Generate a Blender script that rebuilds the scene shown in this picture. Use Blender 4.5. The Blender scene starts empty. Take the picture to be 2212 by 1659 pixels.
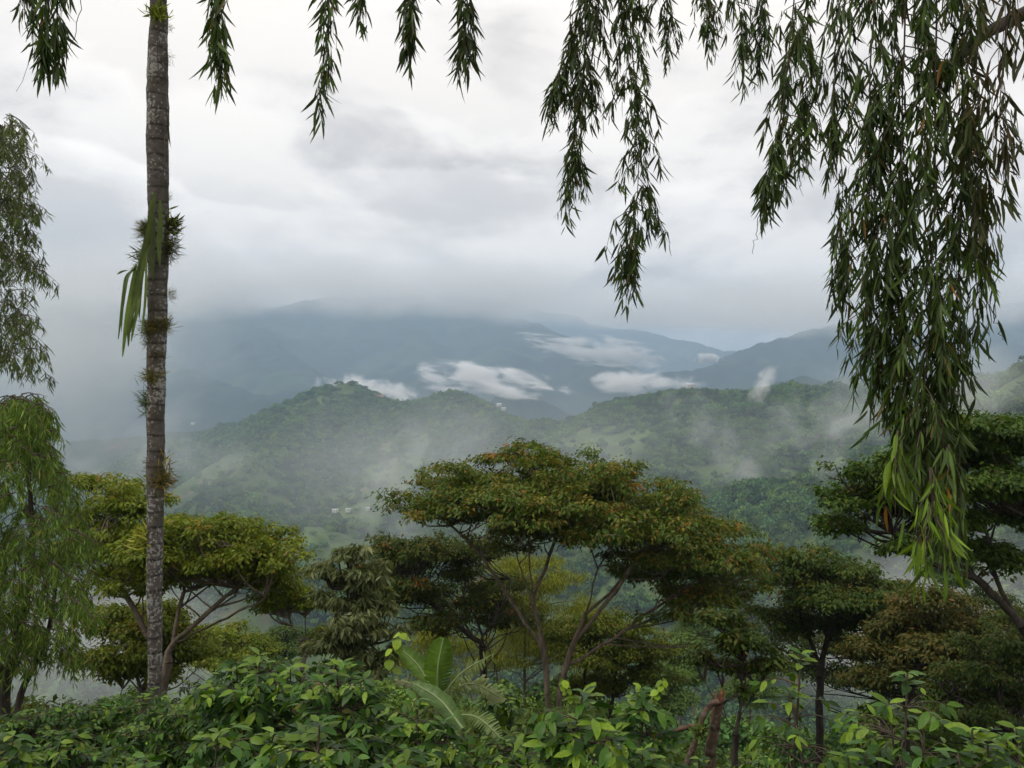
import bpy, math, random
import numpy as np
from mathutils import Vector, Matrix

random.seed(11)
rng = np.random.default_rng(11)
S = bpy.context.scene
COL = S.collection
R = math.radians

# ------------------------------------------------------------------ camera, world, sun, exposure
HFOV = R(66)
cam_d = bpy.data.cameras.new('camera'); cam = bpy.data.objects.new('camera', cam_d); COL.objects.link(cam)
cam_d.sensor_width = 36; cam_d.lens = 18 / math.tan(HFOV / 2)
cam_d.clip_start = 0.05; cam_d.clip_end = 60000
cam.location = (0, 0, 0); cam.rotation_euler = (R(90), 0, 0)
S.camera = cam

SUN_EL, SUN_AZ = 56, -105           # azimuth from +Y (view direction), negative = left
def build_world():
    w = bpy.data.worlds.new('World'); S.world = w; w.use_nodes = True
    nt = w.node_tree; N = nt.nodes; Lk = nt.links; N.clear()
    def n(t, **k):
        o = N.new(t)
        for a, b in k.items(): setattr(o, a, b)
        return o
    def mth(op, a, b=None, c=None, clamp=False):
        o = n('ShaderNodeMath', operation=op); o.use_clamp = clamp
        for i, x in enumerate((a, b, c)):
            if x is None: continue
            if isinstance(x, (int, float)): o.inputs[i].default_value = x
            else: Lk.new(x, o.inputs[i])
        return o.outputs[0]
    def mr(v, a, b, c, d, sm=False):
        o = n('ShaderNodeMapRange'); o.interpolation_type = 'SMOOTHSTEP' if sm else 'LINEAR'
        Lk.new(v, o.inputs[0])
        for i, x in enumerate((a, b, c, d)): o.inputs[i + 1].default_value = x
        return o.outputs[0]
    def noise(vec, sc, det, ro, dist=0.0):
        o = n('ShaderNodeTexNoise'); o.inputs['Scale'].default_value = sc; o.inputs['Detail'].default_value = det
        o.inputs['Roughness'].default_value = ro; o.inputs['Distortion'].default_value = dist
        Lk.new(vec, o.inputs['Vector']); return o.outputs[0]
    def comb(x, y, z):
        o = n('ShaderNodeCombineXYZ')
        for i, v in enumerate((x, y, z)):
            if isinstance(v, (int, float)): o.inputs[i].default_value = v
            else: Lk.new(v, o.inputs[i])
        return o.outputs[0]
    tc = n('ShaderNodeTexCoord'); sep = n('ShaderNodeSeparateXYZ'); Lk.new(tc.outputs['Generated'], sep.inputs[0])
    x, y, z = sep.outputs
    zz = mth('ADD', mth('MAXIMUM', z, 0.0), 0.34)
    px, py = mth('DIVIDE', x, zz), mth('DIVIDE', y, zz)
    flat = comb(px, py, 3.7)
    big = noise(flat, 1.15, 9, 0.52, 0.5)
    fine = noise(comb(px, py, 9.1), 3.6, 8, 0.55, 0.3)
    # heaped clouds of the lower sky, seen from the side
    side = noise(comb(mth('MULTIPLY', x, 2.3), mth('MULTIPLY', y, 2.3), mth('MULTIPLY', z, 4.6)), 1.7, 9, 0.52, 0.25)
    low = mr(z, 0.10, 0.30, 1.0, 0.0, True)
    cl = mth('ADD', mth('MULTIPLY', big, 0.65), mth('MULTIPLY', fine, 0.35))
    mixc = mth('ADD', mth('MULTIPLY', side, low), mth('MULTIPLY', cl, mth('SUBTRACT', 1.0, low)))
    lum = mr(mixc, 0.43, 0.57, 0.66, 1.08, True)
    edge = mth('ADD', z, mth('MULTIPLY', mth('SUBTRACT', side, 0.5), 0.30))
    bank = mth('MULTIPLY', mr(edge, 0.05, 0.16, 0.0, 1.0, True), mr(edge, 0.225, 0.250, 1.0, 0.0, True))
    edge2 = mth('ADD', z, mth('MULTIPLY', mth('SUBTRACT', fine, 0.5), 0.34))
    bank2 = mth('MULTIPLY', mr(edge2, 0.20, 0.30, 0.0, 1.0, True), mr(edge2, 0.31, 0.345, 1.0, 0.0, True))
    lum = mth('ADD', lum, mth('ADD', mth('MULTIPLY', bank, 0.20), mth('MULTIPLY', bank2, 0.12)))
    cie = mth('MULTIPLY', mth('ADD', mth('MULTIPLY', mth('MAXIMUM', z, 0.0), 1.0), 1.0), 0.80)
    lum = mth('MULTIPLY', lum, cie)
    ramp = n('ShaderNodeValToRGB'); Lk.new(mixc, ramp.inputs[0])
    e = ramp.color_ramp.elements
    e[0].position = 0.36; e[0].color = (1.0, 0.945, 0.925, 1)
    e[1].position = 0.64; e[1].color = (1.0, 0.94, 0.87, 1)
    mul = n('ShaderNodeVectorMath', operation='SCALE'); Lk.new(ramp.outputs[0], mul.inputs[0]); Lk.new(lum, mul.inputs['Scale'])
    sky = n('ShaderNodeTexSky', sky_type='NISHITA'); sky.sun_disc = False
    sky.sun_elevation = R(SUN_EL); sky.sun_rotation = R(SUN_AZ); sky.altitude = 1500
    sk = n('ShaderNodeVectorMath', operation='SCALE'); Lk.new(sky.outputs[0], sk.inputs[0]); sk.inputs['Scale'].default_value = 0.10
    mix = n('ShaderNodeMix', data_type='RGBA')
    Lk.new(mr(mixc, 0.30, 0.46, 0.90, 1.0, True), mix.inputs[0]); Lk.new(sk.outputs[0], mix.inputs[6]); Lk.new(mul.outputs[0], mix.inputs[7])
    bg = n('ShaderNodeBackground'); Lk.new(mix.outputs[2], bg.inputs[0]); bg.inputs[1].default_value = 1.0
    out = n('ShaderNodeOutputWorld'); Lk.new(bg.outputs[0], out.inputs[0])
build_world()
sd = bpy.data.lights.new('sun', 'SUN'); sd.energy = 1.5; sd.angle = R(12); sd.color = (1.0, 0.95, 0.88)
sun = bpy.data.objects.new('sun', sd); COL.objects.link(sun)
sv = Vector((math.sin(R(SUN_AZ)) * math.cos(R(SUN_EL)), math.cos(R(SUN_AZ)) * math.cos(R(SUN_EL)), math.sin(R(SUN_EL))))
sun.rotation_euler = sv.to_track_quat('Z', 'Y').to_euler(); sun.location = sv * 50
vs = S.view_settings
vs.view_transform = 'Standard'; vs.look = 'None'; vs.exposure = 0.0; vs.gamma = 1.0; vs.use_curve_mapping = False
cy = S.cycles
cy.use_denoising = True; cy.max_bounces = 6; cy.diffuse_bounces = 3; cy.glossy_bounces = 2; cy.transmission_bounces = 4
cy.volume_bounces = 3; cy.transparent_max_bounces = 8; cy.caustics_reflective = False; cy.caustics_refractive = False
cy.volume_step_rate = 1.0; cy.volume_max_steps = 256

# ------------------------------------------------------------------ helpers
F = 1106 / math.tan(HFOV / 2)       # focal length for a 2212 x 1659 picture
def P(x, y, d): return np.array(((x - 1106) / F * d, d, (829.5 - y) / F * d))
def W(px, d): return px / F * d

def tag(o, label=None, cat=None, group=None, kind=None):
    if label: o['label'] = label
    if cat: o['category'] = cat
    if group: o['group'] = group
    if kind: o['kind'] = kind
    return o
def empty(name, loc, label, cat, group=None):
    o = bpy.data.objects.new(name, None); COL.objects.link(o); o.location = tuple(loc); o.empty_display_size = 0.2
    return tag(o, label, cat, group)
def mesh_obj(name, verts, faces, mat, parent=None, cols=None, smooth=False):
    """verts (n,3) in world space; faces: (m,k) array of one size"""
    verts = np.asarray(verts, np.float32); faces = np.asarray(faces, np.int32)
    me = bpy.data.meshes.new(name)
    if parent is not None: verts = verts - np.array(parent_origin(parent), np.float32)
    k = faces.shape[1]; m = faces.shape[0]
    me.vertices.add(len(verts)); me.vertices.foreach_set('co', verts.ravel())
    me.loops.add(m * k); me.loops.foreach_set('vertex_index', faces.ravel())
    me.polygons.add(m); me.polygons.foreach_set('loop_start', np.arange(0, m * k, k, dtype=np.int32))
    me.polygons.foreach_set('loop_total', np.full(m, k, np.int32))
    if smooth: me.polygons.foreach_set('use_smooth', np.ones(m, bool))
    me.update(calc_edges=True)
    if cols is not None:
        a = me.attributes.new('Col', 'FLOAT_COLOR', 'POINT')
        c = np.ones((len(verts), 4), np.float32); c[:, :3] = cols; a.data.foreach_set('color', c.ravel())
    me.materials.append(mat)
    o = bpy.data.objects.new(name, me); COL.objects.link(o)
    if parent is not None: o.parent = parent
    return o
def parent_origin(p):
    o = np.array(p.location)
    while p.parent is not None: p = p.parent; o = o + np.array(p.location)
    return o

def nrm(v): return v / np.maximum(np.linalg.norm(v, axis=-1, keepdims=True), 1e-9)
def basis(axis, up):
    y = nrm(axis); x = nrm(np.cross(y, up)); z = np.cross(x, y)
    return np.stack((x, y, z), axis=-1)          # columns: local x, y, z
def place(template, pos, rot, scale):
    """template (t,3) -> (N*t,3)"""
    v = template[None] * np.asarray(scale).reshape(-1, 1, 1)
    return (np.einsum('nij,ntj->nti', rot, v) + pos[:, None]).reshape(-1, 3)
def rep_faces(faces, n, t):
    return (faces[None] + (np.arange(n) * t)[:, None, None]).reshape(-1, faces.shape[1])

def lance_leaf(L, Wd, seg=1, droop=0.12, fold=0.15, sickle=0.0, ripple=0.0, peak=0.45):
    """a leaf along +Y, face up +Z, folded on its midrib: triangles only"""
    if seg == 1:    # the smallest leaves: two triangles meeting on the midrib
        w = Wd / 2; sx = sickle * L * peak
        return np.array([(0, 0, 0), (-w + sx, peak * L, fold * w - droop * L * .15), (sickle * L, L, -droop * L), (w + sx, peak * L, fold * w - droop * L * .15)], float), np.array([(0, 2, 1), (0, 3, 2)])
    v = [(0, 0, 0)]; ts = [(i + 1) / (seg + 1) for i in range(seg)]
    for i, t in enumerate(ts):
        w = Wd / 2 * (math.sin(math.pi * t ** (math.log(.5) / math.log(peak)))) ** 0.8 if seg > 1 else Wd / 2
        sx = sickle * L * t * t; z = -droop * L * t * t
        rp = ripple * L * (1 if i % 2 else -1)
        v += [(-w + sx, t * L, z + fold * w + rp), (sx, t * L, z), (w + sx, t * L, z + fold * w - rp)]
    v.append((sickle * L, L, -droop * L))
    f = []
    f += [(0, 2, 1), (0, 3, 2)]
    for i in range(len(ts) - 1):
        a = 1 + 3 * i; b = a + 3
        f += [(a, a + 1, b + 1), (a, b + 1, b), (a + 1, a + 2, b + 2), (a + 1, b + 2, b + 1)]
    a = 1 + 3 * (len(ts) - 1); t = len(v) - 1
    f += [(a, a + 1, t), (a + 1, a + 2, t)]
    return np.array(v, float), np.array(f, int)

def tubes(A, B, ra, rb, k=5):
    """a tapered k-sided tube for each pair of points"""
    A = np.asarray(A, float); B = np.asarray(B, float); n = len(A)
    d = nrm(B - A); up = np.where(np.abs(d[:, 2:3]) > 0.9, np.array([[1., 0, 0]]), np.array([[0, 0, 1.]]))
    x = nrm(np.cross(d, up)); y = np.cross(d, x)
    an = np.arange(k) / k * 2 * math.pi
    ring = np.cos(an)[None, :, None] * x[:, None] + np.sin(an)[None, :, None] * y[:, None]
    va = A[:, None] + ring * np.asarray(ra).reshape(-1, 1, 1); vb = B[:, None] + ring * np.asarray(rb).reshape(-1, 1, 1)
    v = np.concatenate((va, vb), 1).reshape(-1, 3)
    i = np.arange(k); j = (i + 1) % k
    f = np.stack((i, j, j + k, i + k), 1)
    return v, rep_faces(f, n, 2 * k)
def polytube(pts, rad, k=8, cap=True):
    """one continuous tube along a polyline"""
    pts = np.asarray(pts, float); n = len(pts)
    d = np.gradient(pts, axis=0); d = nrm(d)
    ref = np.array([0, 1., 0]) if abs(d[0][1]) < 0.8 else np.array([1., 0, 0])
    x = nrm(np.cross(d, ref)); y = np.cross(d, x)
    an = np.arange(k) / k * 2 * math.pi
    v = (pts[:, None] + (np.cos(an)[None, :, None] * x[:, None] + np.sin(an)[None, :, None] * y[:, None]) * np.asarray(rad).reshape(-1, 1, 1)).reshape(-1, 3)
    f = []
    for s in range(n - 1):
        for i in range(k):
            j = (i + 1) % k; f.append((s * k + i, s * k + j, (s + 1) * k + j, (s + 1) * k + i))
    return v, np.array(f)
def spline(pts, n):
    """Catmull-Rom resampling"""
    p = np.asarray(pts, float); p = np.vstack((2 * p[0] - p[1], p, 2 * p[-1] - p[-2]))
    m = len(p) - 3; out = []
    for s in np.linspace(0, m - 1e-6, n):
        i = int(s); t = s - i; a, b, c, d = p[i:i + 4]
        out.append(.5 * (2 * b + (c - a) * t + (2 * a - 5 * b + 4 * c - d) * t * t + (3 * b - a - 3 * c + d) * t ** 3))
    return np.array(out)

# 2-D gradient noise
_perm = rng.permutation(512); _perm = np.concatenate((_perm, _perm)); _g = rng.normal(size=(512, 2)); _g /= np.linalg.norm(_g, axis=1, keepdims=True)
def pnoise(x, y):
    xi = np.floor(x).astype(int); yi = np.floor(y).astype(int); xf = x - xi; yf = y - yi
    u = xf * xf * xf * (xf * (xf * 6 - 15) + 10); v = yf * yf * yf * (yf * (yf * 6 - 15) + 10)
    def gr(a, b, fx, fy):
        g = _g[_perm[(_perm[a & 511] + b) & 511]]; return g[..., 0] * fx + g[..., 1] * fy
    n00 = gr(xi, yi, xf, yf); n10 = gr(xi + 1, yi, xf - 1, yf); n01 = gr(xi, yi + 1, xf, yf - 1); n11 = gr(xi + 1, yi + 1, xf - 1, yf - 1)
    a = n00 + u * (n10 - n00); b = n01 + u * (n11 - n01)
    return a + v * (b - a)
def fbm(x, y, o=5, g=0.5):
    s = 0; a = 1
    for i in range(o): s = s + a * pnoise(x + 17.3 * i, y - 9.1 * i); x = x * 2; y = y * 2; a *= g
    return s
def sstep(x, a, b): t = np.clip((x - a) / (b - a), 0, 1); return t * t * (3 - 2 * t)

# ------------------------------------------------------------------ materials
def node_mat(name):
    m = bpy.data.materials.new(name); m.use_nodes = True; nt = m.node_tree; nt.nodes.clear()
    def nd(t, **k):
        o = nt.nodes.new(t)
        for a, b in k.items(): setattr(o, a, b)
        return o
    return m, nt, nd, nt.links
def leaf_mat(name, rough=0.5, spec=0.35, trans=0.3, tint=(1.25, 1.2, 0.5), rnd=0.25, sat=(1.6, 1.58, .82)):
    m, nt, nd, lk = node_mat(name)
    at = nd('ShaderNodeAttribute', attribute_name='Col'); oi = nd('ShaderNodeObjectInfo')
    tc = nd('ShaderNodeTexCoord'); nz = nd('ShaderNodeTexNoise'); nz.inputs['Scale'].default_value = 9; lk.new(tc.outputs['Object'], nz.inputs['Vector'])
    mr = nd('ShaderNodeMapRange'); lk.new(nz.outputs[0], mr.inputs[0]); mr.inputs[1].default_value = .3; mr.inputs[2].default_value = .7
    mr.inputs[3].default_value = 0.8; mr.inputs[4].default_value = 1.2
    r2 = nd('ShaderNodeMapRange'); lk.new(oi.outputs['Random'], r2.inputs[0]); r2.inputs[3].default_value = 1 - rnd; r2.inputs[4].default_value = 1 + rnd
    mm = nd('ShaderNodeMath', operation='MULTIPLY'); lk.new(mr.outputs[0], mm.inputs[0]); lk.new(r2.outputs[0], mm.inputs[1])
    sc = nd('ShaderNodeVectorMath', operation='SCALE'); sm = nd('ShaderNodeVectorMath', operation='MULTIPLY'); sm.inputs[1].default_value = sat; lk.new(at.outputs['Color'], sm.inputs[0]); lk.new(sm.outputs[0], sc.inputs[0]); lk.new(mm.outputs[0], sc.inputs['Scale'])
    b = nd('ShaderNodeBsdfPrincipled'); lk.new(sc.outputs[0], b.inputs['Base Color']); b.inputs['Roughness'].default_value = rough
    b.inputs['Specular IOR Level'].default_value = spec
    tv = nd('ShaderNodeVectorMath', operation='MULTIPLY'); lk.new(sc.outputs[0], tv.inputs[0]); tv.inputs[1].default_value = tint
    t = nd('ShaderNodeBsdfTranslucent'); lk.new(tv.outputs[0], t.inputs[0])
    mx = nd('ShaderNodeMixShader'); mx.inputs[0].default_value = trans; lk.new(b.outputs[0], mx.inputs[1]); lk.new(t.outputs[0], mx.inputs[2])
    o = nd('ShaderNodeOutputMaterial'); lk.new(mx.outputs[0], o.inputs[0]); return m
def bark_mat(name, c1, c2, scale=8, stretch=(1, 1, 0.3), rough=0.85, lichen=0.0, lich_col=(0.42, 0.42, 0.38), bump=0.4):
    m, nt, nd, lk = node_mat(name)
    tc = nd('ShaderNodeTexCoord'); mp = nd('ShaderNodeMapping'); mp.inputs['Scale'].default_value = stretch; lk.new(tc.outputs['Object'], mp.inputs[0])
    nz = nd('ShaderNodeTexNoise'); nz.inputs['Scale'].default_value = scale; nz.inputs['Detail'].default_value = 6; nz.inputs['Roughness'].default_value = .65
    lk.new(mp.outputs[0], nz.inputs['Vector'])
    rp = nd('ShaderNodeValToRGB'); lk.new(nz.outputs[0], rp.inputs[0]); e = rp.color_ramp.elements
    e[0].position = .32; e[0].color = (*c1, 1); e[1].position = .68; e[1].color = (*c2, 1)
    col = rp.outputs[0]
    if lichen:
        n2 = nd('ShaderNodeTexNoise'); n2.inputs['Scale'].default_value = 24; n2.inputs['Detail'].default_value = 5; n2.inputs['Roughness'].default_value = .5
        n2.inputs['Distortion'].default_value = .0
        lk.new(tc.outputs['Object'], n2.inputs['Vector'])
        n3 = nd('ShaderNodeTexNoise'); n3.inputs['Scale'].default_value = 1.7; lk.new(tc.outputs['Object'], n3.inputs['Vector'])
        ad = nd('ShaderNodeMath', operation='MULTIPLY_ADD'); lk.new(n3.outputs[0], ad.inputs[0]); ad.inputs[1].default_value = .9; lk.new(n2.outputs[0], ad.inputs[2])
        mr = nd('ShaderNodeMapRange'); lk.new(ad.outputs[0], mr.inputs[0]); mr.inputs[1].default_value = 1.02; mr.inputs[2].default_value = 1.06; mr.inputs[4].default_value = lichen
        mx = nd('ShaderNodeMix', data_type='RGBA'); lk.new(mr.outputs[0], mx.inputs[0]); lk.new(col, mx.inputs[6]); mx.inputs[7].default_value = (*lich_col, 1)
        wv = nd('ShaderNodeTexWave'); wv.wave_type = 'BANDS'; wv.bands_direction = 'Z'; wv.inputs['Scale'].default_value = 1.5; wv.inputs['Distortion'].default_value = 1.6; wv.inputs['Detail'].default_value = 3; wv.inputs['Detail Scale'].default_value = 1.4
        lk.new(tc.outputs['Object'], wv.inputs['Vector'])
        rg = nd('ShaderNodeMapRange'); lk.new(wv.outputs['Fac'], rg.inputs[0]); rg.inputs[1].default_value = .0; rg.inputs[2].default_value = .12; rg.inputs[3].default_value = .45; rg.inputs[4].default_value = 1.0
        ms = nd('ShaderNodeVectorMath', operation='SCALE'); lk.new(mx.outputs[2], ms.inputs[0]); lk.new(rg.outputs[0], ms.inputs['Scale'])
        n4 = nd('ShaderNodeTexNoise'); n4.inputs['Scale'].default_value = 2.6; n4.inputs['Detail'].default_value = 6; lk.new(tc.outputs['Object'], n4.inputs['Vector'])
        r4 = nd('ShaderNodeMapRange'); lk.new(n4.outputs[0], r4.inputs[0]); r4.inputs[1].default_value = .54; r4.inputs[2].default_value = .68; r4.inputs[4].default_value = .6
        m4 = nd('ShaderNodeMix', data_type='RGBA'); lk.new(r4.outputs[0], m4.inputs[0]); lk.new(ms.outputs[0], m4.inputs[6]); m4.inputs[7].default_value = (.045, .042, .022, 1)
        col = m4.outputs[2]
    b = nd('ShaderNodeBsdfPrincipled'); lk.new(col, b.inputs['Base Color']); b.inputs['Roughness'].default_value = rough; b.inputs['Specular IOR Level'].default_value = .2
    bp = nd('ShaderNodeBump'); bp.inputs['Strength'].default_value = bump; bp.inputs['Distance'].default_value = .02; lk.new(nz.outputs[0], bp.inputs['Height']); lk.new(bp.outputs[0], b.inputs['Normal'])
    o = nd('ShaderNodeOutputMaterial'); lk.new(b.outputs[0], o.inputs[0]); return m
def ground_mat(name, scale, amount=0.35, bump=0.0, bdist=1.0):
    m, nt, nd, lk = node_mat(name)
    at = nd('ShaderNodeAttribute', attribute_name='Col'); tc = nd('ShaderNodeTexCoord')
    nz = nd('ShaderNodeTexNoise'); nz.inputs['Scale'].default_value = scale; nz.inputs['Detail'].default_value = 7; nz.inputs['Roughness'].default_value = .65
    lk.new(tc.outputs['Object'], nz.inputs['Vector'])
    mr = nd('ShaderNodeMapRange'); lk.new(nz.outputs[0], mr.inputs[0]); mr.inputs[1].default_value = .3; mr.inputs[2].default_value = .7
    mr.inputs[3].default_value = 1 - amount; mr.inputs[4].default_value = 1 + amount
    sc = nd('ShaderNodeVectorMath', operation='SCALE'); lk.new(at.outputs['Color'], sc.inputs[0]); lk.new(mr.outputs[0], sc.inputs['Scale'])
    b = nd('ShaderNodeBsdfPrincipled'); lk.new(sc.outputs[0], b.inputs['Base Color']); b.inputs['Roughness'].default_value = .95; b.inputs['Specular IOR Level'].default_value = .1
    if bump:
        bp = nd('ShaderNodeBump'); bp.inputs['Strength'].default_value = bump; bp.inputs['Distance'].default_value = bdist; lk.new(nz.outputs[0], bp.inputs['Height']); lk.new(bp.outputs[0], b.inputs['Normal'])
    o = nd('ShaderNodeOutputMaterial'); lk.new(b.outputs[0], o.inputs[0]); return m
def plain_mat(name, c, rough=.7, var=.15, scale=6):
    m, nt, nd, lk = node_mat(name)
    tc = nd('ShaderNodeTexCoord'); nz = nd('ShaderNodeTexNoise'); nz.inputs['Scale'].default_value = scale; lk.new(tc.outputs['Object'], nz.inputs['Vector'])
    rp = nd('ShaderNodeValToRGB'); lk.new(nz.outputs[0], rp.inputs[0]); e = rp.color_ramp.elements
    e[0].position = .3; e[0].color = (*[v * (1 - var) for v in c], 1); e[1].position = .7; e[1].color = (*[min(1, v * (1 + var)) for v in c], 1)
    b = nd('ShaderNodeBsdfPrincipled'); lk.new(rp.outputs[0], b.inputs['Base Color']); b.inputs['Roughness'].default_value = rough
    o = nd('ShaderNodeOutputMaterial'); lk.new(b.outputs[0], o.inputs[0]); return m

M_LEAF = leaf_mat('shade_tree_leaf', .55, .22, .3)
M_EUC = leaf_mat('weeping_leaf', .55, .3, .22)
M_COFFEE = leaf_mat('glossy_leaf', .45, .25, .25, sat=(1.32, 1.42, .66))
M_FAR = leaf_mat('far_leaf', .8, .05, .15, rnd=.5, sat=(1.65, 1.75, 1.25))
M_BARK = bark_mat('grey_bark', (.09, .07, .052), (.26, .21, .155), 7)
M_DARKBARK = bark_mat('dark_bark', (.025, .021, .017), (.085, .07, .055), 9)
M_PALE = bark_mat('pale_bark', (.11, .095, .075), (.28, .25, .2), 7)
M_TWIG = bark_mat('twig_bark', (.045, .036, .026), (.14, .11, .08), 20)
M_LICHEN = bark_mat('lichen_trunk', (.06, .052, .045), (.15, .132, .115), 9, (1, 1, 1.5), .9, .7, (.36, .355, .33))
M_HILL = ground_mat('hill_cover', .045, .4)
M_MOUNT = ground_mat('mountain_cover', .012, .5)

# ------------------------------------------------------------------ terrain
def dist_poly(x, y, pts):
    """distance to a polyline (in plan) and the crest height there"""
    best = np.full(x.shape, 1e18); h = np.zeros(x.shape)
    for a, b in zip(pts[:-1], pts[1:]):
        dx, dy = b[0] - a[0], b[1] - a[1]; L = dx * dx + dy * dy
        t = np.clip(((x - a[0]) * dx + (y - a[1]) * dy) / L, 0, 1)
        d = (x - a[0] - t * dx) ** 2 + (y - a[1] - t * dy) ** 2
        k = d < best; best = np.where(k, d, best); h = np.where(k, a[2] + t * (b[2] - a[2]), h)
    return np.sqrt(best), h
def ridge(x, y, pts, slope, rnd=25, pw=1.0):
    d, h = dist_poly(x, y, pts)
    return h - slope * (np.sqrt(d * d + rnd * rnd) - rnd) ** pw
def PP(l): return [P(*a) for a in l]
TREE_H = 5.0
crest = PP([(-500, 985, 1900), (-100, 965, 1950), (150, 945, 1950), (370, 930, 1900), (520, 912, 1820), (600, 878, 1750), (690, 838, 1680), (745, 826, 1640), (790, 846, 1620), (850, 868, 1600),
            (900, 868, 1570), (950, 854, 1540), (985, 850, 1520), (1030, 870, 1500), (1100, 900, 1470), (1200, 906, 1430), (1280, 896, 1400), (1340, 868, 1350),
            (1400, 850, 1300), (1490, 842, 1260), (1600, 842, 1220), (1700, 837, 1190), (1800, 832, 1150), (1900, 836, 1120), (2010, 832, 1080), (2200, 800, 1050), (2600, 780, 1000)])
spurs = [
    (PP([(745, 826, 1640), (640, 925, 1400), (560, 1010, 1180), (520, 1120, 950), (560, 1230, 720)]), .62),
    (PP([(985, 850, 1520), (930, 940, 1330), (820, 1020, 1150), (720, 1085, 1000), (660, 1190, 800)]), .60),
    (PP([(1340, 868, 1350), (1280, 930, 1220), (1190, 1010, 1060), (1100, 1090, 900), (1000, 1200, 700)]), .58),
    (PP([(1490, 842, 1260), (1480, 930, 1120), (1420, 1040, 950), (1400, 1130, 780)]), .62),
    (PP([(1700, 837, 1190), (1690, 930, 1030), (1640, 1030, 880), (1600, 1140, 700)]), .62),
    (PP([(1900, 836, 1120), (1880, 930, 960), (1800, 1040, 800), (1760, 1150, 640)]), .60),
    (PP([(370, 930, 1900), (330, 1020, 1500), (250, 1090, 1200), (200, 1180, 900)]), .55),
]
near_hill = PP([(2700, 560, 560), (2400, 690, 600), (2212, 765, 640), (2130, 815, 660), (2060, 872, 680), (1990, 940, 690), (1900, 1040, 680)])
def H(x, y):
    x = np.asarray(x, float); y = np.asarray(y, float)
    r = np.sqrt(x * x + y * y)
    near = np.interp(y, [-60, -2, 1.2, 4, 10, 16, 28, 60, 150, 300, 520, 700, 5000], [-1.2, -1.75, -1.8, -3.3, -4.8, -7.0, -12.2, -27, -74, -150, -235, -262, -330])
    near = near - 0.02 * np.abs(x) * sstep(y, 0, 40) + fbm(x * .09, y * .09, 3) * .5 * sstep(y, 6, 30) + fbm(x * .012, y * .012, 4) * 14 * sstep(r, 60, 260)
    near = near - np.clip(.34 * (x - .25 - .06 * y), 0, 2.2) * sstep(y, 2, 7)
    hs = [near, ridge(x, y, crest, .50, 18) - 1.5, ridge(x, y, near_hill, .55, 25) - 4]
    for p, s in spurs: hs.append(ridge(x, y, p, s, 22))
    k = 9.0
    st = np.stack(hs); mx = st.max(0); out = mx + k * np.log(np.exp((st - mx) / k).sum(0))
    d, _ = dist_poly(x, y, crest)
    out = out + fbm(x * .006 + 3, y * .006, 5, .5) * 34 * sstep(r, 420, 800) * sstep(d, 20, 260) - 2.0 * (r > 900) - TREE_H * sstep(r, 300, 600)
    return np.where(r > 60, out, near)
def pasture(x, y):
    """1 = open pasture or coffee field, 0 = wood"""
    n = fbm(x * .0042 + 40, y * .0042 + 7, 4, .55)
    m = sstep(n, .20, .36) * .85
    for (px, py, d, rad) in [(820, 990, 1200, 120), (760, 1060, 1050, 110), (690, 1170, 840, 90), (1250, 950, 1180, 80), (1350, 960, 1150, 60), (1720, 1010, 900, 60), (1540, 960, 1000, 45), (400, 1000, 1300, 140), (600, 1300, 560, 120), (2150, 900, 600, 35)]:
        c = P(px, py, d); dd = np.sqrt((x - c[0]) ** 2 + (y - c[1]) ** 2) * (1 + .5 * fbm(x * .01, y * .01, 3))
        m = np.maximum(m, 1 - sstep(dd, rad * .6, rad * 1.15))
    return m

def polar_sheet(name, radii, az, hf, colf, mat):
    rr, aa = np.meshgrid(radii, az, indexing='ij'); x = rr * np.sin(aa); y = rr * np.cos(aa)
    z = hf(x, y); nr, na = rr.shape
    v = np.stack((x, y, z), -1).reshape(-1, 3); i = np.arange(nr - 1)[:, None] * na + np.arange(na - 1)[None]
    f = np.stack((i, i + na, i + na + 1, i + 1), -1).reshape(-1, 4)
    o = mesh_obj(name, v, f, mat, None, colf(v[:, 0], v[:, 1], v[:, 2]), True)
    return o
def hill_col(x, y, z):
    p = pasture(x, y)[:, None]; n = fbm(x * .02, y * .02, 4)[:, None]
    r = np.sqrt(x * x + y * y)
    forest = np.array([.022, .040, .018]); grass = np.array([.085, .125, .038]) * (1 + .25 * n); soil = np.array([.16, .10, .06])
    c = forest * (1 - p) + grass * p
    s = sstep(fbm(x * .011 + 90, y * .011 - 30, 4), .33, .45)[:, None] * .5; c = c * (1 - s) + soil * s
    nearm = (1 - sstep(r, 20, 70))[:, None]; c = c * (1 - nearm) + np.array([.045, .05, .02]) * nearm
    return c
az_main = np.linspace(R(-50), R(50), 400)
az_all = np.concatenate((np.linspace(R(-180), R(-50.3), 30), az_main, np.linspace(R(50.3), R(180), 30)))
radii = np.concatenate(([0.01], np.geomspace(.6, 380, 120), np.arange(390, 2100, 11.), np.arange(2120, 2700, 40.)))
hill = polar_sheet('hillside', radii, az_all, H, hill_col, M_HILL); tag(hill, kind='structure')

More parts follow.
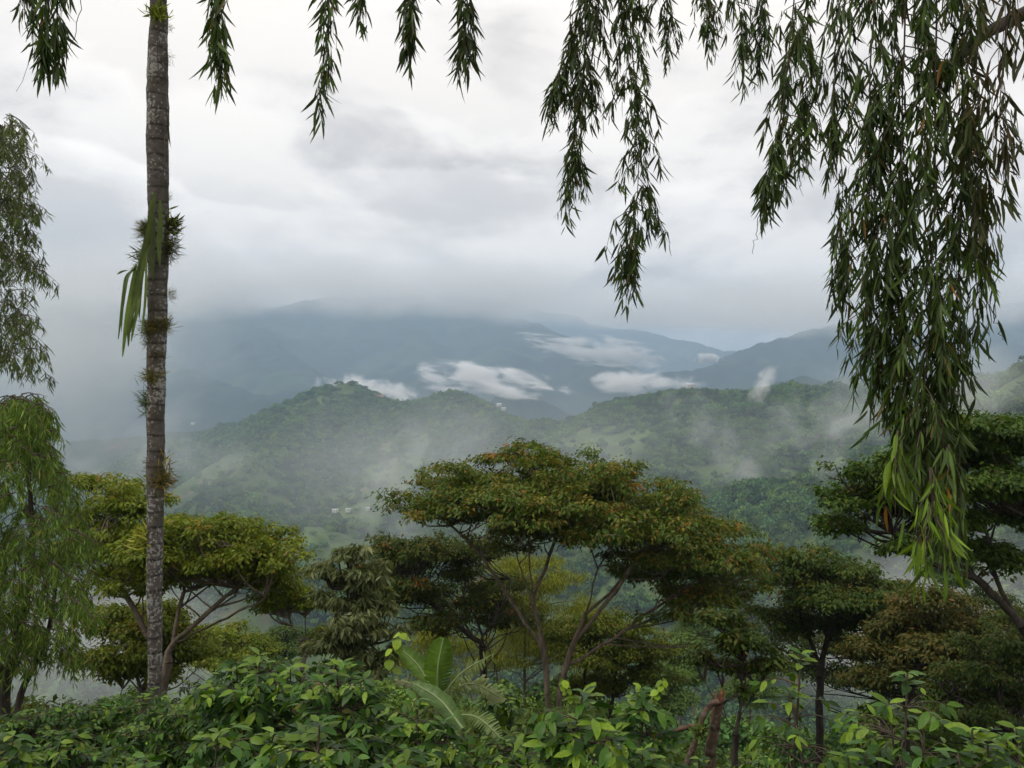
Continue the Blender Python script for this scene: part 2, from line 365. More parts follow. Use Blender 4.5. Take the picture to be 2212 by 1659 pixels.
def far_H(x, y):
    r = np.sqrt(x * x + y * y)
    A = PP([(-900, 650, 5600), (-300, 640, 5600), (150, 640, 5500), (360, 655, 5400), (476, 640, 5400), (567, 660, 5500), (640, 648, 5700), (735, 650, 5900), (840, 652, 6000), (970, 662, 6000), (1054, 660, 5900), (1095, 676, 5700), (1160, 702, 5400), (1225, 730, 5000), (1290, 790, 4300), (1330, 870, 3600)])
    A2 = PP([(476, 640, 5400), (560, 720, 4600), (640, 800, 3900), (690, 880, 3300)])
    A3 = PP([(840, 652, 6000), (900, 720, 5200), (940, 790, 4400), (950, 870, 3600)])
    A4 = PP([(1054, 660, 5900), (1090, 740, 5000), (1130, 800, 4200), (1150, 860, 3500)])
    A5 = PP([(150, 640, 5500), (250, 740, 4400), (420, 800, 3700), (560, 850, 3200), (640, 900, 2900)])
    Bm = PP([(700, 640, 9000), (1000, 640, 9000), (1236, 676, 8600), (1290, 698, 8400), (1380, 712, 8200), (1480, 735, 7600), (1600, 760, 6800)])
    C = PP([(2900, 660, 5200), (2300, 650, 5000), (1960, 668, 4800), (1790, 706, 4600), (1708, 722, 4500), (1625, 750, 4400), (1575, 770, 4300), (1480, 790, 4200), (1400, 830, 4000)])
    Dm = PP([(2500, 770, 2700), (2100, 785, 2700), (1830, 796, 2650), (1765, 803, 2620), (1690, 822, 2560), (1600, 870, 2500)])
    E = PP([(1030, 890, 2750), (1080, 848, 2720), (1125, 842, 2700), (1180, 862, 2680), (1260, 900, 2650)])
    base = np.full(x.shape, -340.)
    hs = [base]
    for p, s, rd in ((A, .46, 60), (A2, .5, 50), (A3, .5, 50), (A4, .5, 50), (A5, .5, 50), (Bm, .42, 80), (C, .44, 60), (Dm, .5, 40), (E, .5, 30)):
        hs.append(ridge(x, y, p, s, rd))
    st = np.stack(hs); mx = st.max(0); k = 18.
    out = mx + k * np.log(np.exp((st - mx) / k).sum(0))
    rg = 1 - np.abs(fbm(x * .0016 + 5, y * .0016, 5, .5)) * 2
    return out + rg * 55 - 50 + fbm(x * .009, y * .009, 4) * 16
def far_col(x, y, z):
    n = fbm(x * .0022 + 9, y * .0022, 5, .55); p = sstep(n, .12, .4)[:, None] * .8
    return np.array([.020, .036, .02]) * (1 - p) + np.array([.05, .075, .03]) * p
mt = polar_sheet('mountains', np.concatenate((np.arange(2500, 5200, 24.), np.arange(5200, 9800, 50.))), np.linspace(R(-56), R(56), 380), far_H, far_col, M_MOUNT)
tag(mt, kind='structure')

# far woods on the hillside: crowns too many to count
def crown_proto(seed, leaves=260, size=1.0):
    r_ = np.random.default_rng(seed)
    nb = 7; cen = np.stack((r_.normal(0, .42, nb), r_.normal(0, .42, nb), r_.uniform(.25, 1.0, nb)), 1); rad = r_.uniform(.32, .55, nb)
    b = r_.integers(0, nb, leaves); d = nrm(r_.normal(size=(leaves, 3))); d[:, 2] = np.abs(d[:, 2]) * 1.0 - .15; d = nrm(d)
    pos = cen[b] + d * rad[b][:, None] * r_.uniform(.8, 1.08, leaves)[:, None]
    t, f = lance_leaf(.34 * size, .24 * size, 1, .2, .2)
    rot = basis(nrm(r_.normal(size=(leaves, 3)) + np.array([0, 0, -.2])), d + r_.normal(0, .3, (leaves, 3)))
    v = place(t, pos, rot, r_.uniform(.7, 1.3, leaves)); ff = rep_faces(f, leaves, len(t))
    g = r_.uniform(.75, 1.25, (leaves, 1)) * np.array([[.055, .092, .035]]); c = np.repeat(g, len(t), 0)
    me_v, me_f = v, ff
    return me_v, me_f, c
protos = []
pc = bpy.data.collections.new('crown_kinds')
for s in range(5):
    v, f, c = crown_proto(100 + s)
    c = c * np.array([(1, 1, 1), (1.2, 1.1, .9), (.8, .9, 1.0), (1.35, 1.2, .8), (.95, 1.05, 1.1)][s])
    o = mesh_obj('crown_kind', v, f, M_FAR, None, c); COL.objects.unlink(o); pc.objects.link(o); protos.append(o)
pc2 = bpy.data.collections.new('near_crown_kinds')
for s in range(4):
    v, f, c = crown_proto(140 + s, 1500, .42); c = c * np.array([(1, 1, 1), (1.25, 1.15, .8), (.8, .9, 1.0), (1.4, 1.25, .8)][s])
    o = mesh_obj('crown_kind', v, f, M_FAR, None, c); COL.objects.unlink(o); pc2.objects.link(o)
def forest(name, x, y, scl, label, pc=pc):
    z = H(x, y)
    me = bpy.data.meshes.new(name); me.vertices.add(len(x)); me.vertices.foreach_set('co', np.stack((x, y, z), 1).astype(np.float32).ravel())
    a = me.attributes.new('scl', 'FLOAT', 'POINT'); a.data.foreach_set('value', scl.astype(np.float32)); me.update()
    o = bpy.data.objects.new(name, me); COL.objects.link(o); tag(o, label, None, None, 'stuff')
    ng = bpy.data.node_groups.new('woods', 'GeometryNodeTree')
    ng.interface.new_socket('Geometry', in_out='INPUT', socket_type='NodeSocketGeometry'); ng.interface.new_socket('Geometry', in_out='OUTPUT', socket_type='NodeSocketGeometry')
    N = ng.nodes; L = ng.links
    gi = N.new('NodeGroupInput'); go = N.new('NodeGroupOutput'); ip = N.new('GeometryNodeInstanceOnPoints')
    ci = N.new('GeometryNodeCollectionInfo'); ci.inputs['Collection'].default_value = pc; ci.inputs['Separate Children'].default_value = True; ci.inputs['Reset Children'].default_value = True
    na = N.new('GeometryNodeInputNamedAttribute'); na.data_type = 'FLOAT'; na.inputs['Name'].default_value = 'scl'
    rv = N.new('FunctionNodeRandomValue'); rv.data_type = 'FLOAT_VECTOR'; rv.inputs[0].default_value = (-.08, -.08, 0); rv.inputs[1].default_value = (.08, .08, 6.28)
    L.new(gi.outputs[0], ip.inputs['Points']); L.new(ci.outputs[0], ip.inputs['Instance']); ip.inputs['Pick Instance'].default_value = True
    L.new(rv.outputs[0], ip.inputs['Rotation']); L.new(na.outputs['Attribute'], ip.inputs['Scale']); L.new(ip.outputs[0], go.inputs[0])
    md = o.modifiers.new('woods', 'NODES'); md.node_group = ng
    return o
n = 66000
rr = np.sqrt(rng.uniform(250 ** 2, 1950 ** 2, n)); aa = rng.uniform(R(-42), R(42), n); fx, fy = rr * np.sin(aa), rr * np.cos(aa)
keep = rng.uniform(size=n) > pasture(fx, fy) * .93
keep &= (fbm(fx * .02, fy * .02, 3) > -.35)
fx, fy, rr = fx[keep], fy[keep], rr[keep]
qn = 2600; qr = np.sqrt(rng.uniform(48 ** 2, 260 ** 2, qn)); qa = rng.uniform(R(-42), R(42), qn); qx, qy = qr * np.sin(qa), qr * np.cos(qa); qk = fbm(qx * .03 + 50, qy * .03, 3) > -.22; qx, qy = qx[qk], qy[qk]
forest('slope_thicket', qx, qy, rng.uniform(1.2, 2.9, len(qx)), 'misty green thicket on the slope dropping into the valley', pc2)
forest('hillside_forest', fx, fy, rng.uniform(3.4, 7.5, len(fx)) * (1 + .5 * (rng.uniform(size=len(fx)) > .93)), 'dense green woods covering the hills across the valley')

# ------------------------------------------------------------------ air: haze, mist and low cloud
def haze_box(lo, hi, density, color):
    v = np.array([(x, y, z) for x in (lo[0], hi[0]) for y in (lo[1], hi[1]) for z in (lo[2], hi[2])], float)
    f = np.array([(0, 1, 3, 2), (4, 6, 7, 5), (0, 4, 5, 1), (2, 3, 7, 6), (0, 2, 6, 4), (1, 5, 7, 3)])
    m, nt, nd, lk = node_mat('haze_air'); pv = nd('ShaderNodeVolumePrincipled'); pv.inputs['Color'].default_value = (*color, 1)
    pv.inputs['Density'].default_value = density; pv.inputs['Anisotropy'].default_value = 0.15
    o = nd('ShaderNodeOutputMaterial'); lk.new(pv.outputs[0], o.inputs['Volume'])
    ob = mesh_obj('haze', v, f, m); tag(ob, 'pale blue haze filling the air over the valley', None, None, 'stuff')
haze_box((-15500, -300, -620), (15500, 10400, 690), 1.9e-4, (.60, .785, 1.0))

def puff(name, label, c, rad, density, seed=0, ns=2.2, rot=(0, 0, 0), edge=.9, rough=.6, stretch=(1, 1, 1), thr=.0, soft=.8):
    import bmesh
    bm = bmesh.new(); bmesh.ops.create_icosphere(bm, subdivisions=2, radius=1.12); me = bpy.data.meshes.new(name); bm.to_mesh(me); bm.free()
    o = bpy.data.objects.new(name, me); COL.objects.link(o); o.location = tuple(c); o.scale = tuple(rad); o.rotation_euler = tuple(R(a) for a in rot)
    tag(o, label, None, None, 'stuff')
    m, nt, nd, lk = node_mat(name + '_air')
    tc = nd('ShaderNodeTexCoord'); ln = nd('ShaderNodeVectorMath', operation='LENGTH'); lk.new(tc.outputs['Object'], ln.inputs[0])
    mp = nd('ShaderNodeMapping'); mx = max(rad); mp.inputs['Scale'].default_value = tuple(rad[i] / mx * stretch[i] for i in range(3)); mp.inputs['Location'].default_value = (seed * 3.7, seed * 1.9, seed)
    lk.new(tc.outputs['Object'], mp.inputs[0])
    nz = nd('ShaderNodeTexNoise'); nz.inputs['Scale'].default_value = ns; nz.inputs['Detail'].default_value = 7; nz.inputs['Roughness'].default_value = rough; nz.inputs['Distortion'].default_value = .4
    lk.new(mp.outputs[0], nz.inputs['Vector'])
    # field = 1 - len^1.5 + edge*(noise - .5) - thr, density where it is positive
    pw = nd('ShaderNodeMath', operation='POWER'); lk.new(ln.outputs['Value'], pw.inputs[0]); pw.inputs[1].default_value = 1.5
    s = nd('ShaderNodeMath', operation='MULTIPLY_ADD'); lk.new(nz.outputs[0], s.inputs[0]); s.inputs[1].default_value = edge; s.inputs[2].default_value = 1 - edge * .5 - thr
    sb_ = nd('ShaderNodeMath', operation='SUBTRACT'); lk.new(s.outputs[0], sb_.inputs[0]); lk.new(pw.outputs[0], sb_.inputs[1])
    mr = nd('ShaderNodeMapRange'); mr.interpolation_type = 'SMOOTHSTEP'; lk.new(sb_.outputs[0], mr.inputs[0])
    mr.inputs[1].default_value = 0.0; mr.inputs[2].default_value = soft; mr.inputs[3].default_value = 0; mr.inputs[4].default_value = density
    fo = nd('ShaderNodeMapRange'); fo.interpolation_type = 'SMOOTHSTEP'; lk.new(ln.outputs['Value'], fo.inputs[0]); fo.inputs[1].default_value = 1.1; fo.inputs[2].default_value = .75
    ml = nd('ShaderNodeMath', operation='MULTIPLY'); lk.new(mr.outputs[0], ml.inputs[0]); lk.new(fo.outputs[0], ml.inputs[1])
    pv = nd('ShaderNodeVolumePrincipled'); pv.inputs['Color'].default_value = (1, 1, 1, 1); lk.new(ml.outputs[0], pv.inputs['Density'])
    ot = nd('ShaderNodeOutputMaterial'); lk.new(pv.outputs[0], ot.inputs['Volume']); me.materials.append(m)
    return o
def puff_px(name, label, x, y, d, rx, ry, tau, depth=None, **k):
    ax, az_ = W(rx, d), W(ry, d); dp = depth or max(az_, ax * .6)
    return puff(name, label, P(x, y, d), (ax, dp, az_), tau / (dp * 1.1), **k)
# cloud lying in the valley
puff_px('low_cloud', 'long white cloud lying along the far valley, right of centre', 1285, 757, 3600, 190, 38, 9, seed=1, ns=3.6, rot=(0, 8, 0), edge=5.5, thr=.45, soft=.9, stretch=(.6, .6, 2.2))
puff_px('low_cloud', 'ragged white cloud rising behind the central wooded knoll', 1050, 826, 2350, 210, 44, 8, seed=2, ns=3.8, rot=(0, 8, 0), edge=5.5, thr=.45, soft=.9, stretch=(.6, .6, 2.0))
puff_px('low_cloud', 'smooth oval white cloud behind the right hand ridge', 1395, 826, 2250, 150, 34, 6, seed=5, ns=2.8, edge=3.4, thr=.4, soft=.9, stretch=(.8, .8, 1.4))
puff_px('low_cloud', 'thin white cloud tucked behind the left wooded peak', 815, 846, 2150, 160, 34, 7, seed=4, ns=3.6, rot=(0, 10, 0), edge=5, thr=.45, soft=.9, stretch=(.8, .8, 1.4))
puff_px('low_cloud', 'tiny bright cloud at the foot of the far right mountain', 1530, 774, 3900, 46, 14, 8, seed=8, ns=2.6, edge=3.5, thr=.3, soft=.7)
puff_px('smoke_wisp', 'thin wisp of smoke rising from the right ridge', 1648, 832, 1150, 20, 62, 1.3, seed=3, ns=2.2, rot=(0, 28, 0), edge=4, thr=.2)
# mist drifting over the hills
puff_px('mist', 'broad grey mist bank veiling the mountains at the left', 40, 690, 1150, 560, 430, 1.9, depth=230, seed=6, ns=2.2, edge=2.6, thr=.05, soft=1.5)
puff_px('mist', 'pale mist over the lower left slopes', 300, 1000, 760, 330, 150, .9, seed=7, ns=2.6, edge=4, thr=.5, soft=1.2)
puff_px('mist', 'drifting mist on the slope under the central knoll', 880, 1000, 1000, 330, 120, 1.0, seed=9, ns=2.8, rot=(0, -32, 0), edge=5, thr=.5, soft=1.3)
puff_px('mist', 'slanting mist streak on the right hillside', 1560, 960, 850, 210, 75, .9, seed=10, ns=2.8, rot=(0, 45, 0), edge=5, thr=.5, soft=1.3)
puff_px('mist', 'mist patch rising left of the hanging leaves', 1810, 910, 760, 240, 150, 1.2, seed=11, ns=2.6, rot=(0, -30, 0), edge=4.5, thr=.4, soft=1.3)
puff_px('mist', 'mist hanging before the near right hill', 2090, 830, 480, 240, 160, 1.0, seed=12, ns=2.0, edge=2.5, thr=.3, soft=1.2)
puff_px('mist', 'fog in the valley behind the right hand trees', 1980, 1330, 250, 500, 280, .85, depth=60, seed=13, ns=1.7, edge=2, thr=.2, soft=1)
puff_px('mist', 'fog in the valley behind the left hand trees', 180, 1400, 230, 460, 240, .95, depth=55, seed=14, ns=1.7, edge=2, thr=.2, soft=1)
puff_px('mist', 'wide thin mist in front of the wooded hills', 1000, 980, 900, 1150, 190, .55, depth=300, seed=16, ns=3.0, edge=3, thr=.1, soft=1.5)
puff_px('mist', 'thin fog above the fields below the central trees', 850, 1180, 520, 420, 120, .6, seed=15, ns=2.6, edge=4, thr=.4, soft=1.3)
# the cloud base resting on the mountain tops
for i, (x, y, d, rx, ry, tau, lb) in enumerate([(330, 612, 3000, 520, 86, 4, 'left part of the grey cloud base capping the far mountains'), (860, 624, 3300, 560, 76, 4, 'middle part of the grey cloud base capping the far mountains'),
        (1380, 660, 3800, 480, 62, 3.4, 'cloud base over the distant ridge right of centre'), (1860, 658, 2750, 500, 88, 4, 'right part of the grey cloud base capping the far mountains')]):
    puff_px('low_cloud', lb, x, y, d, rx, ry, tau, depth=700, seed=20 + i, ns=3.4, edge=2.6, stretch=(1, 1, 1.3), thr=.1, soft=1.1)

# ------------------------------------------------------------------ houses on the hills
M_WALL = plain_mat('house_wall', (.62, .6, .56)); M_TIN = plain_mat('tin_roof', (.72, .74, .76), .5); M_RED = plain_mat('red_roof', (.42, .16, .11), .8); M_DOORW = plain_mat('dark_window', (.05, .05, .055), .4)
def house(px, py, d, w, red, label, rz):
    c = P(px, py, d); g = c[2]
    root = empty('house', (c[0], c[1], g), label, 'house', 'houses scattered over the hills')
    root.rotation_euler = (0, 0, R(rz))
    def box(x0, x1, y0, y1, z0, z1): return np.array([(x, y, z) for x in (x0, x1) for y in (y0, y1) for z in (z0, z1)], float)
    bf = np.array([(0, 1, 3, 2), (4, 6, 7, 5), (0, 4, 5, 1), (2, 3, 7, 6), (0, 2, 6, 4), (1, 5, 7, 3)])
    o = np.array((c[0], c[1], g)); dd = w * .62; h = w * .34
    mesh_obj('wall', box(-w / 2, w / 2, -dd / 2, dd / 2, -3, h) + o, bf, M_WALL, root)
    e = .5; rh = w * .17
    rv = np.array([(-w/2-e, -dd/2-e, h+.02), (w/2+e, -dd/2-e, h+.02), (w/2+e, dd/2+e, h+.02), (-w/2-e, dd/2+e, h+.02), (-w/2-e, 0, h+rh), (w/2+e, 0, h+rh)]) 
    rf = [(0, 1, 5), (0, 5, 4), (2, 3, 4), (2, 4, 5), (3, 0, 4), (1, 2, 5), (0, 3, 2), (0, 2, 1)]
    mesh_obj('roof', rv + o, np.array(rf), M_RED if red else M_TIN, root)
    for k in (-.25, .22): mesh_obj('window', box(w * k - .6, w * k + .6, -dd / 2 - .06, -dd / 2 - .003, h * .35, h * .75) + o, bf, M_DOORW, root)
for a in [(1078, 876, 1478, 9, 0, 'white house on the shoulder right of the central knoll', 10), (1088, 884, 1470, 7, 0, 'small pale house just below the white one right of the central knoll', -15),
          (822, 860, 1585, 13, 1, 'long house with red roof in the saddle beside the left peak', 5), (976, 861, 1540, 5, 0, 'little white house in the trees near the top of the central knoll', 0),
          (417, 917, 1865, 9, 0, 'lone white house on the low misty ridge at the left', 0), (1490, 836, 1255, 11, 0, 'white roofed house on top of the right ridge', 8),
          (1652, 838, 1195, 9, 0, 'white roofed house beside the smoke on the right ridge', -6), (724, 1105, 985, 7, 0, 'leftmost white house of the group low on the central slope', 20),
          (752, 1103, 985, 6, 0, 'middle white house of the group low on the central slope', -10), (795, 1100, 990, 5, 0, 'rightmost white house of the group low on the central slope', 0),
          (638, 1196, 780, 6, 0, 'white tin roofed house above the small bare tree', 12), (696, 1222, 760, 9, 0, 'long white tin roofed house beside the grey leaved tree', -8)]:
    px, py, d, w, red, lb, rz = a
    # stand it on the hillside along that line of sight
    ds = np.linspace(450, 2100, 900); pts = np.array([P(px, py, q) for q in ds]); hh = H(pts[:, 0], pts[:, 1]) + 4
    hit = np.nonzero(hh > pts[:, 2])[0]
    dq = ds[hit[0]] if len(hit) else d
    house(px, py, min(dq, d * 1.25), w * min(dq, d * 1.25) / d, red, lb, rz)

# ------------------------------------------------------------------ trees
def grow(attr, stems, step, infl, kill, r_, iters=220, up=0.0):
    """space colonisation: stems = list of polylines (first one rooted); returns nodes, parents"""
    nodes, par = [], []
    for pl in stems:
        pl = np.asarray(pl, float)
        L = np.linalg.norm(np.diff(pl, axis=0), axis=1).sum(); m = max(3, int(L / step)); q = spline(pl, m)
        if len(nodes):
            dd = np.linalg.norm(np.array(nodes) - q[0], axis=1); prev = int(dd.argmin())
        else: prev = -1
        for p in q:
            nodes.append(p + r_.normal(0, step * .06, 3)); par.append(prev); prev = len(nodes) - 1
    nodes = np.array(nodes); A = np.array(attr)
    bd = np.full(len(A), 1e9); bi = np.zeros(len(A), int)
    def upd(start):
        nonlocal bd, bi
        new = nodes[start:]
        for s in range(0, len(new), 400):
            D = np.linalg.norm(A[:, None] - new[None, s:s + 400], axis=2); m = D.min(1); i = D.argmin(1); k = m < bd
            bd = np.where(k, m, bd); bi = np.where(k, i + start + s, bi)
    upd(0)
    for it in range(iters):
        act = bd < infl
        if not act.any():
            if len(A) == 0: break
            act = bd <= np.min(bd) * 1.3
        ids = bi[act]; dv = nrm(A[act] - nodes[ids])
        acc = np.zeros((len(nodes), 3)); np.add.at(acc, ids, dv); u = np.unique(ids)
        nd = nrm(acc[u] + r_.normal(0, .25, (len(u), 3)) + np.array([0, 0, up])); new = nodes[u] + nd * step
        st = len(nodes); nodes = np.vstack((nodes, new)); par += list(u)
        upd(st)
        k = bd > kill; A, bd, bi = A[k], bd[k], bi[k]
        if len(A) == 0 or len(nodes) > 6000: break
    return nodes, np.array(par)
def radii_of(nodes, par, tip, power=2.3, trunk=None):
    n = len(nodes); acc = np.zeros(n); has = np.zeros(n, bool)
    has[par[par >= 0]] = True
    acc[~has] = tip ** power
    for i in range(n - 1, 0, -1):
        if par[i] >= 0: acc[par[i]] += max(acc[i], tip ** power)
    r = np.maximum(acc, tip ** power) ** (1 / power)
    if trunk: r = np.where(r > tip * 2, tip * 2 + (r - tip * 2) * (trunk - tip * 2) / max(r.max() - tip * 2, 1e-6), r)
    return r, ~has
def wood(root, nodes, par, rad, mat, split, k=6):
    i = np.nonzero(par >= 0)[0]; p = par[i]; big = rad[i] > split
    for nm, sel, kk in (('trunk', big, k + 2), ('branches', ~big, 3)):
        if sel.any():
            a, b = i[sel], p[sel]
            v, f = tubes(nodes[b], nodes[a], np.minimum(rad[b], rad[a] * 1.35), rad[a], kk)
            # carry the joint a little past the node so that bends stay closed
            o = mesh_obj(nm, v, f, mat, root, None, True)
            if nm == 'branches': o['kind'] = 'stuff'
PAL_SHADE = [((.040, .068, .016), 5), ((.060, .090, .018), 4), ((.095, .110, .020), 2.0), ((.13, .095, .022), 1.0), ((.17, .075, .022), .35)]
def pal_pick(pal, n, r_, sh=0.0):
    c = np.array([p[0] for p in pal]); w = np.array([p[1] for p in pal], float); w /= w.sum()
    return c[r_.choice(len(pal), n, p=w)]
def leaf_cloud(name, root, pos, outw, r_, L, Wd, per, pal, mat, droop=(.1, .9), spread=.25, topcol=None, young=.0, tmpl=None, zmin=None, zmax=None):
    """rosettes of hanging leaves about each position"""
    n = len(pos) * per
    p = np.repeat(pos, per, 0) + r_.normal(0, spread, (n, 3)) * np.array([1, 1, .55])
    az = r_.uniform(0, 2 * math.pi, n); dr = r_.uniform(*droop, n)
    if outw is not None:
        oa = np.repeat(np.arctan2(outw[:, 1], outw[:, 0]), per); az = oa + r_.normal(0, .9, n); dr = dr - .35 * np.repeat(outw[:, 2], per)
    ax = np.stack((np.cos(az) * np.cos(dr), np.sin(az) * np.cos(dr), -np.sin(dr)), 1)
    up = np.tile(np.array([0, 0, 1.]), (n, 1)) + r_.normal(0, .35, (n, 3))
    t, f = tmpl if tmpl is not None else lance_leaf(L, Wd, 1, .18, .25)
    v = place(t, p, basis(ax, up), r_.uniform(.65, 1.25, n))
    # one tone per rosette, a smaller change per leaf: young shoots keep together
    base = pal_pick(pal, len(pos), r_)
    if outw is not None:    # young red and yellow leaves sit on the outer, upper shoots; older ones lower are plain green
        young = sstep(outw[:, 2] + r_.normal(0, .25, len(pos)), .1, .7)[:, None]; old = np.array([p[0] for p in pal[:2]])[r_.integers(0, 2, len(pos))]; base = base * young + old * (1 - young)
    base = np.repeat(base, per, 0); leaf = pal_pick(pal, n, r_)
    c = (.6 * base + .4 * leaf) * r_.uniform(.8, 1.22, (n, 1))
    o = mesh_obj(name, v, rep_faces(f, n, len(t)), mat, root, np.repeat(c, len(t), 0)); o['kind'] = 'stuff'
    return o
def pads_to_points(pads, n, r_, d0, top=.55, thick=1.0):
    """pads: (x, y, rx, ry, dd) flat leaf layers in picture units at depth d0 + dd"""
    wts = np.array([p[2] * p[2] * .7 + p[2] * p[3] for p in pads]); wts = wts / wts.sum(); out = []
    for p, k in zip(pads, r_.multinomial(n, wts)):
        x, y, rx, ry, dd = p; d = d0 + dd; c = P(x, y, d); R_ = np.array((W(rx, d), W(rx, d) * .85, W(ry, d)))
        u = nrm(r_.normal(size=(k, 3))); u[:, 2] = np.where(u[:, 2] < 0, u[:, 2] * (1 - top), u[:, 2])
        out.append(c + u * R_ * (r_.uniform(.25, 1, (k, 1)) ** .45))
    return np.vstack(out)
def clumps(pads, r_, d0, k=24):
    out = []
    for x, y, rx, ry, dd in pads:
        kk = max(3, int(k * (rx / 90) ** 1.3))
        for i in range(kk):
            u = nrm(r_.normal(size=3)); q = r_.uniform(.3, 1.0) ** .6 * (1.42 if r_.uniform() < .22 else 1); zz = u[2] if u[2] > 0 else u[2] * .5
            out.append((x + u[0] * rx * q, y - zz * ry * q, r_.uniform(11, 31) * (rx / 90) ** .5, r_.uniform(6, 15), dd + W(u[1] * rx * q * .85, d0 + dd)))
    return out
def clump_points(cl, n, r_, d0):
    wts = np.array([c[2] ** 2 for c in cl]); wts /= wts.sum(); pos, ow = [], []
    for (x, y, rx, ry, dd), k in zip(cl, r_.multinomial(n, wts)):
        d = d0 + dd; c = P(x, y, d); R_ = np.array((W(rx, d), W(rx, d), W(ry, d))); u = nrm(r_.normal(size=(k, 3))); u[:, 2] = np.where(u[:, 2] < -.1, u[:, 2] * .25, u[:, 2])
        pos.append(c + u * R_ * (r_.uniform(.35, 1, (k, 1)) ** .4)); ow.append(u)
    return np.vstack(pos), np.vstack(ow)
def shade_tree(name, label, base, d, pads, stems, seed, n_attr=420, n_leaf=1500, per=9, leafL=.30, leafW=.13, tip=.012, trunk=.16, mat=M_BARK, pal=PAL_SHADE, cat='tree', group=None,
               spread=.28, step=.42, lmat=M_LEAF, droop=(.1, .9), up=.05, split=.05, tmpl=None, fan_n=80, flat=.9):
    r_ = np.random.default_rng(seed)
    b = P(base[0], base[1], d)
    root = empty(name, b, label, cat, group)
    pads = [(a_, b_, c_, d_ * flat, e_) for a_, b_, c_, d_, e_ in pads]; cl = clumps(pads, r_, d); at = clump_points(cl, n_attr, r_, d)[0] - np.array((0, 0, W(8, d)))
    sts = [[P(x, y, d + dd) for x, y, dd in s] for s in stems]
    g = float(H(b[0], b[1])) - .25
    for q in ([sts[0]] + [q for q, s_ in zip(sts[1:], stems[1:]) if s_[0][1] >= base[1] - 20]):
        if q[0][2] > g: q.insert(0, np.array((q[0][0], q[0][1], g)))
    nodes, par = grow(at, sts, step, step * 12, step * 1.5, r_, up=up)
    rad, tips = radii_of(nodes, par, tip, 2.3, trunk)
    ns_ = sum(max(3, int(np.linalg.norm(np.diff(np.asarray(q), axis=0), axis=1).sum() / step)) for q in sts); thick = np.arange(min(ns_, len(nodes)))
    FA, FB, fra, frb = [], [], [], []
    for c in [cl[i] for i in r_.permutation(len(cl))[:fan_n]]:
        e_ = P(c[0], c[1], d + c[4]); cand = thick[(nodes[thick, 2] < e_[2] - step)]
        if len(cand) == 0: continue
        dist = np.linalg.norm(nodes[cand] - e_, axis=1) + 1.2 * np.abs(nodes[cand, 2] - e_[2] + 2.5 * step * np.linalg.norm(nodes[cand, :2] - e_[:2], axis=1) / 3)
        p_ = nodes[cand[dist.argmin()]]; L_ = np.linalg.norm(e_ - p_)
        m1 = p_ + (e_ - p_) * .45 + np.array((0, 0, -.07 * L_)) + r_.normal(0, .07 * L_, 3); m2 = p_ + (e_ - p_) * .75 + r_.normal(0, .06 * L_, 3)
        g_ = spline([p_, m1, m2, e_], 9); w_ = np.linspace(tip * 3.0, tip, 9); FA += list(g_[:-1]); FB += list(g_[1:]); fra += list(w_[:-1]); frb += list(w_[1:])
        for j in (4, 6):    # side twigs
            t_ = g_[j] + np.clip(r_.normal(0, .13 * L_, 3), -.2 * L_, .2 * L_) * np.array((1, 1, .4)) + np.array((0, 0, .06 * L_)); k_ = spline([g_[j], (g_[j] + t_) / 2 + r_.normal(0, .03 * L_, 3), t_], 5)
            FA += list(k_[:-1]); FB += list(k_[1:]); w2 = np.linspace(tip * 1.5, tip * .6, 5); fra += list(w2[:-1]); frb += list(w2[1:])
    if FA:
        v, f = tubes(np.array(FA), np.array(FB), np.array(fra), np.array(frb), 3); mesh_obj('twigs', v, f, mat, root, None, True)['kind'] = 'stuff'
    wood(root, nodes, par, rad, mat, split)
    pos, ow = clump_points(cl, int(n_leaf * 1.3), r_, d); cand = np.nonzero(tips)[0]; cand = r_.choice(cand, max(1, len(cand) // 2), replace=False)
    pos = np.vstack((pos, nodes[cand])); ow = np.vstack((ow, nrm(r_.normal(size=(len(cand), 3))) * np.array((1, 1, .3))))
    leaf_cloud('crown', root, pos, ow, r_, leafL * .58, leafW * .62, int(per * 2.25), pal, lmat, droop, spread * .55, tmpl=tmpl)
    return root

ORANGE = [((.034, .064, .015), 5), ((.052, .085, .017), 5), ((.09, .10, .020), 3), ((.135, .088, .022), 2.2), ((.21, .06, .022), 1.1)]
LIGHT = [((.06, .095, .015), 4), ((.105, .14, .018), 5), ((.15, .17, .022), 3), ((.17, .13, .024), 1.2), ((.20, .085, .025), .3)]
GREEN = [((.030, .060, .016), 5), ((.048, .088, .020), 5), ((.075, .115, .022), 2), ((.14, .10, .025), .4)]
DARK = [((.024, .046, .013), 5), ((.038, .064, .016), 4), ((.068, .078, .018), 2), ((.11, .066, .02), 1)]
GREYG = [((.06, .075, .05), 5), ((.095, .11, .085), 3), ((.17, .18, .16), 1.6), ((.04, .055, .034), 4)]

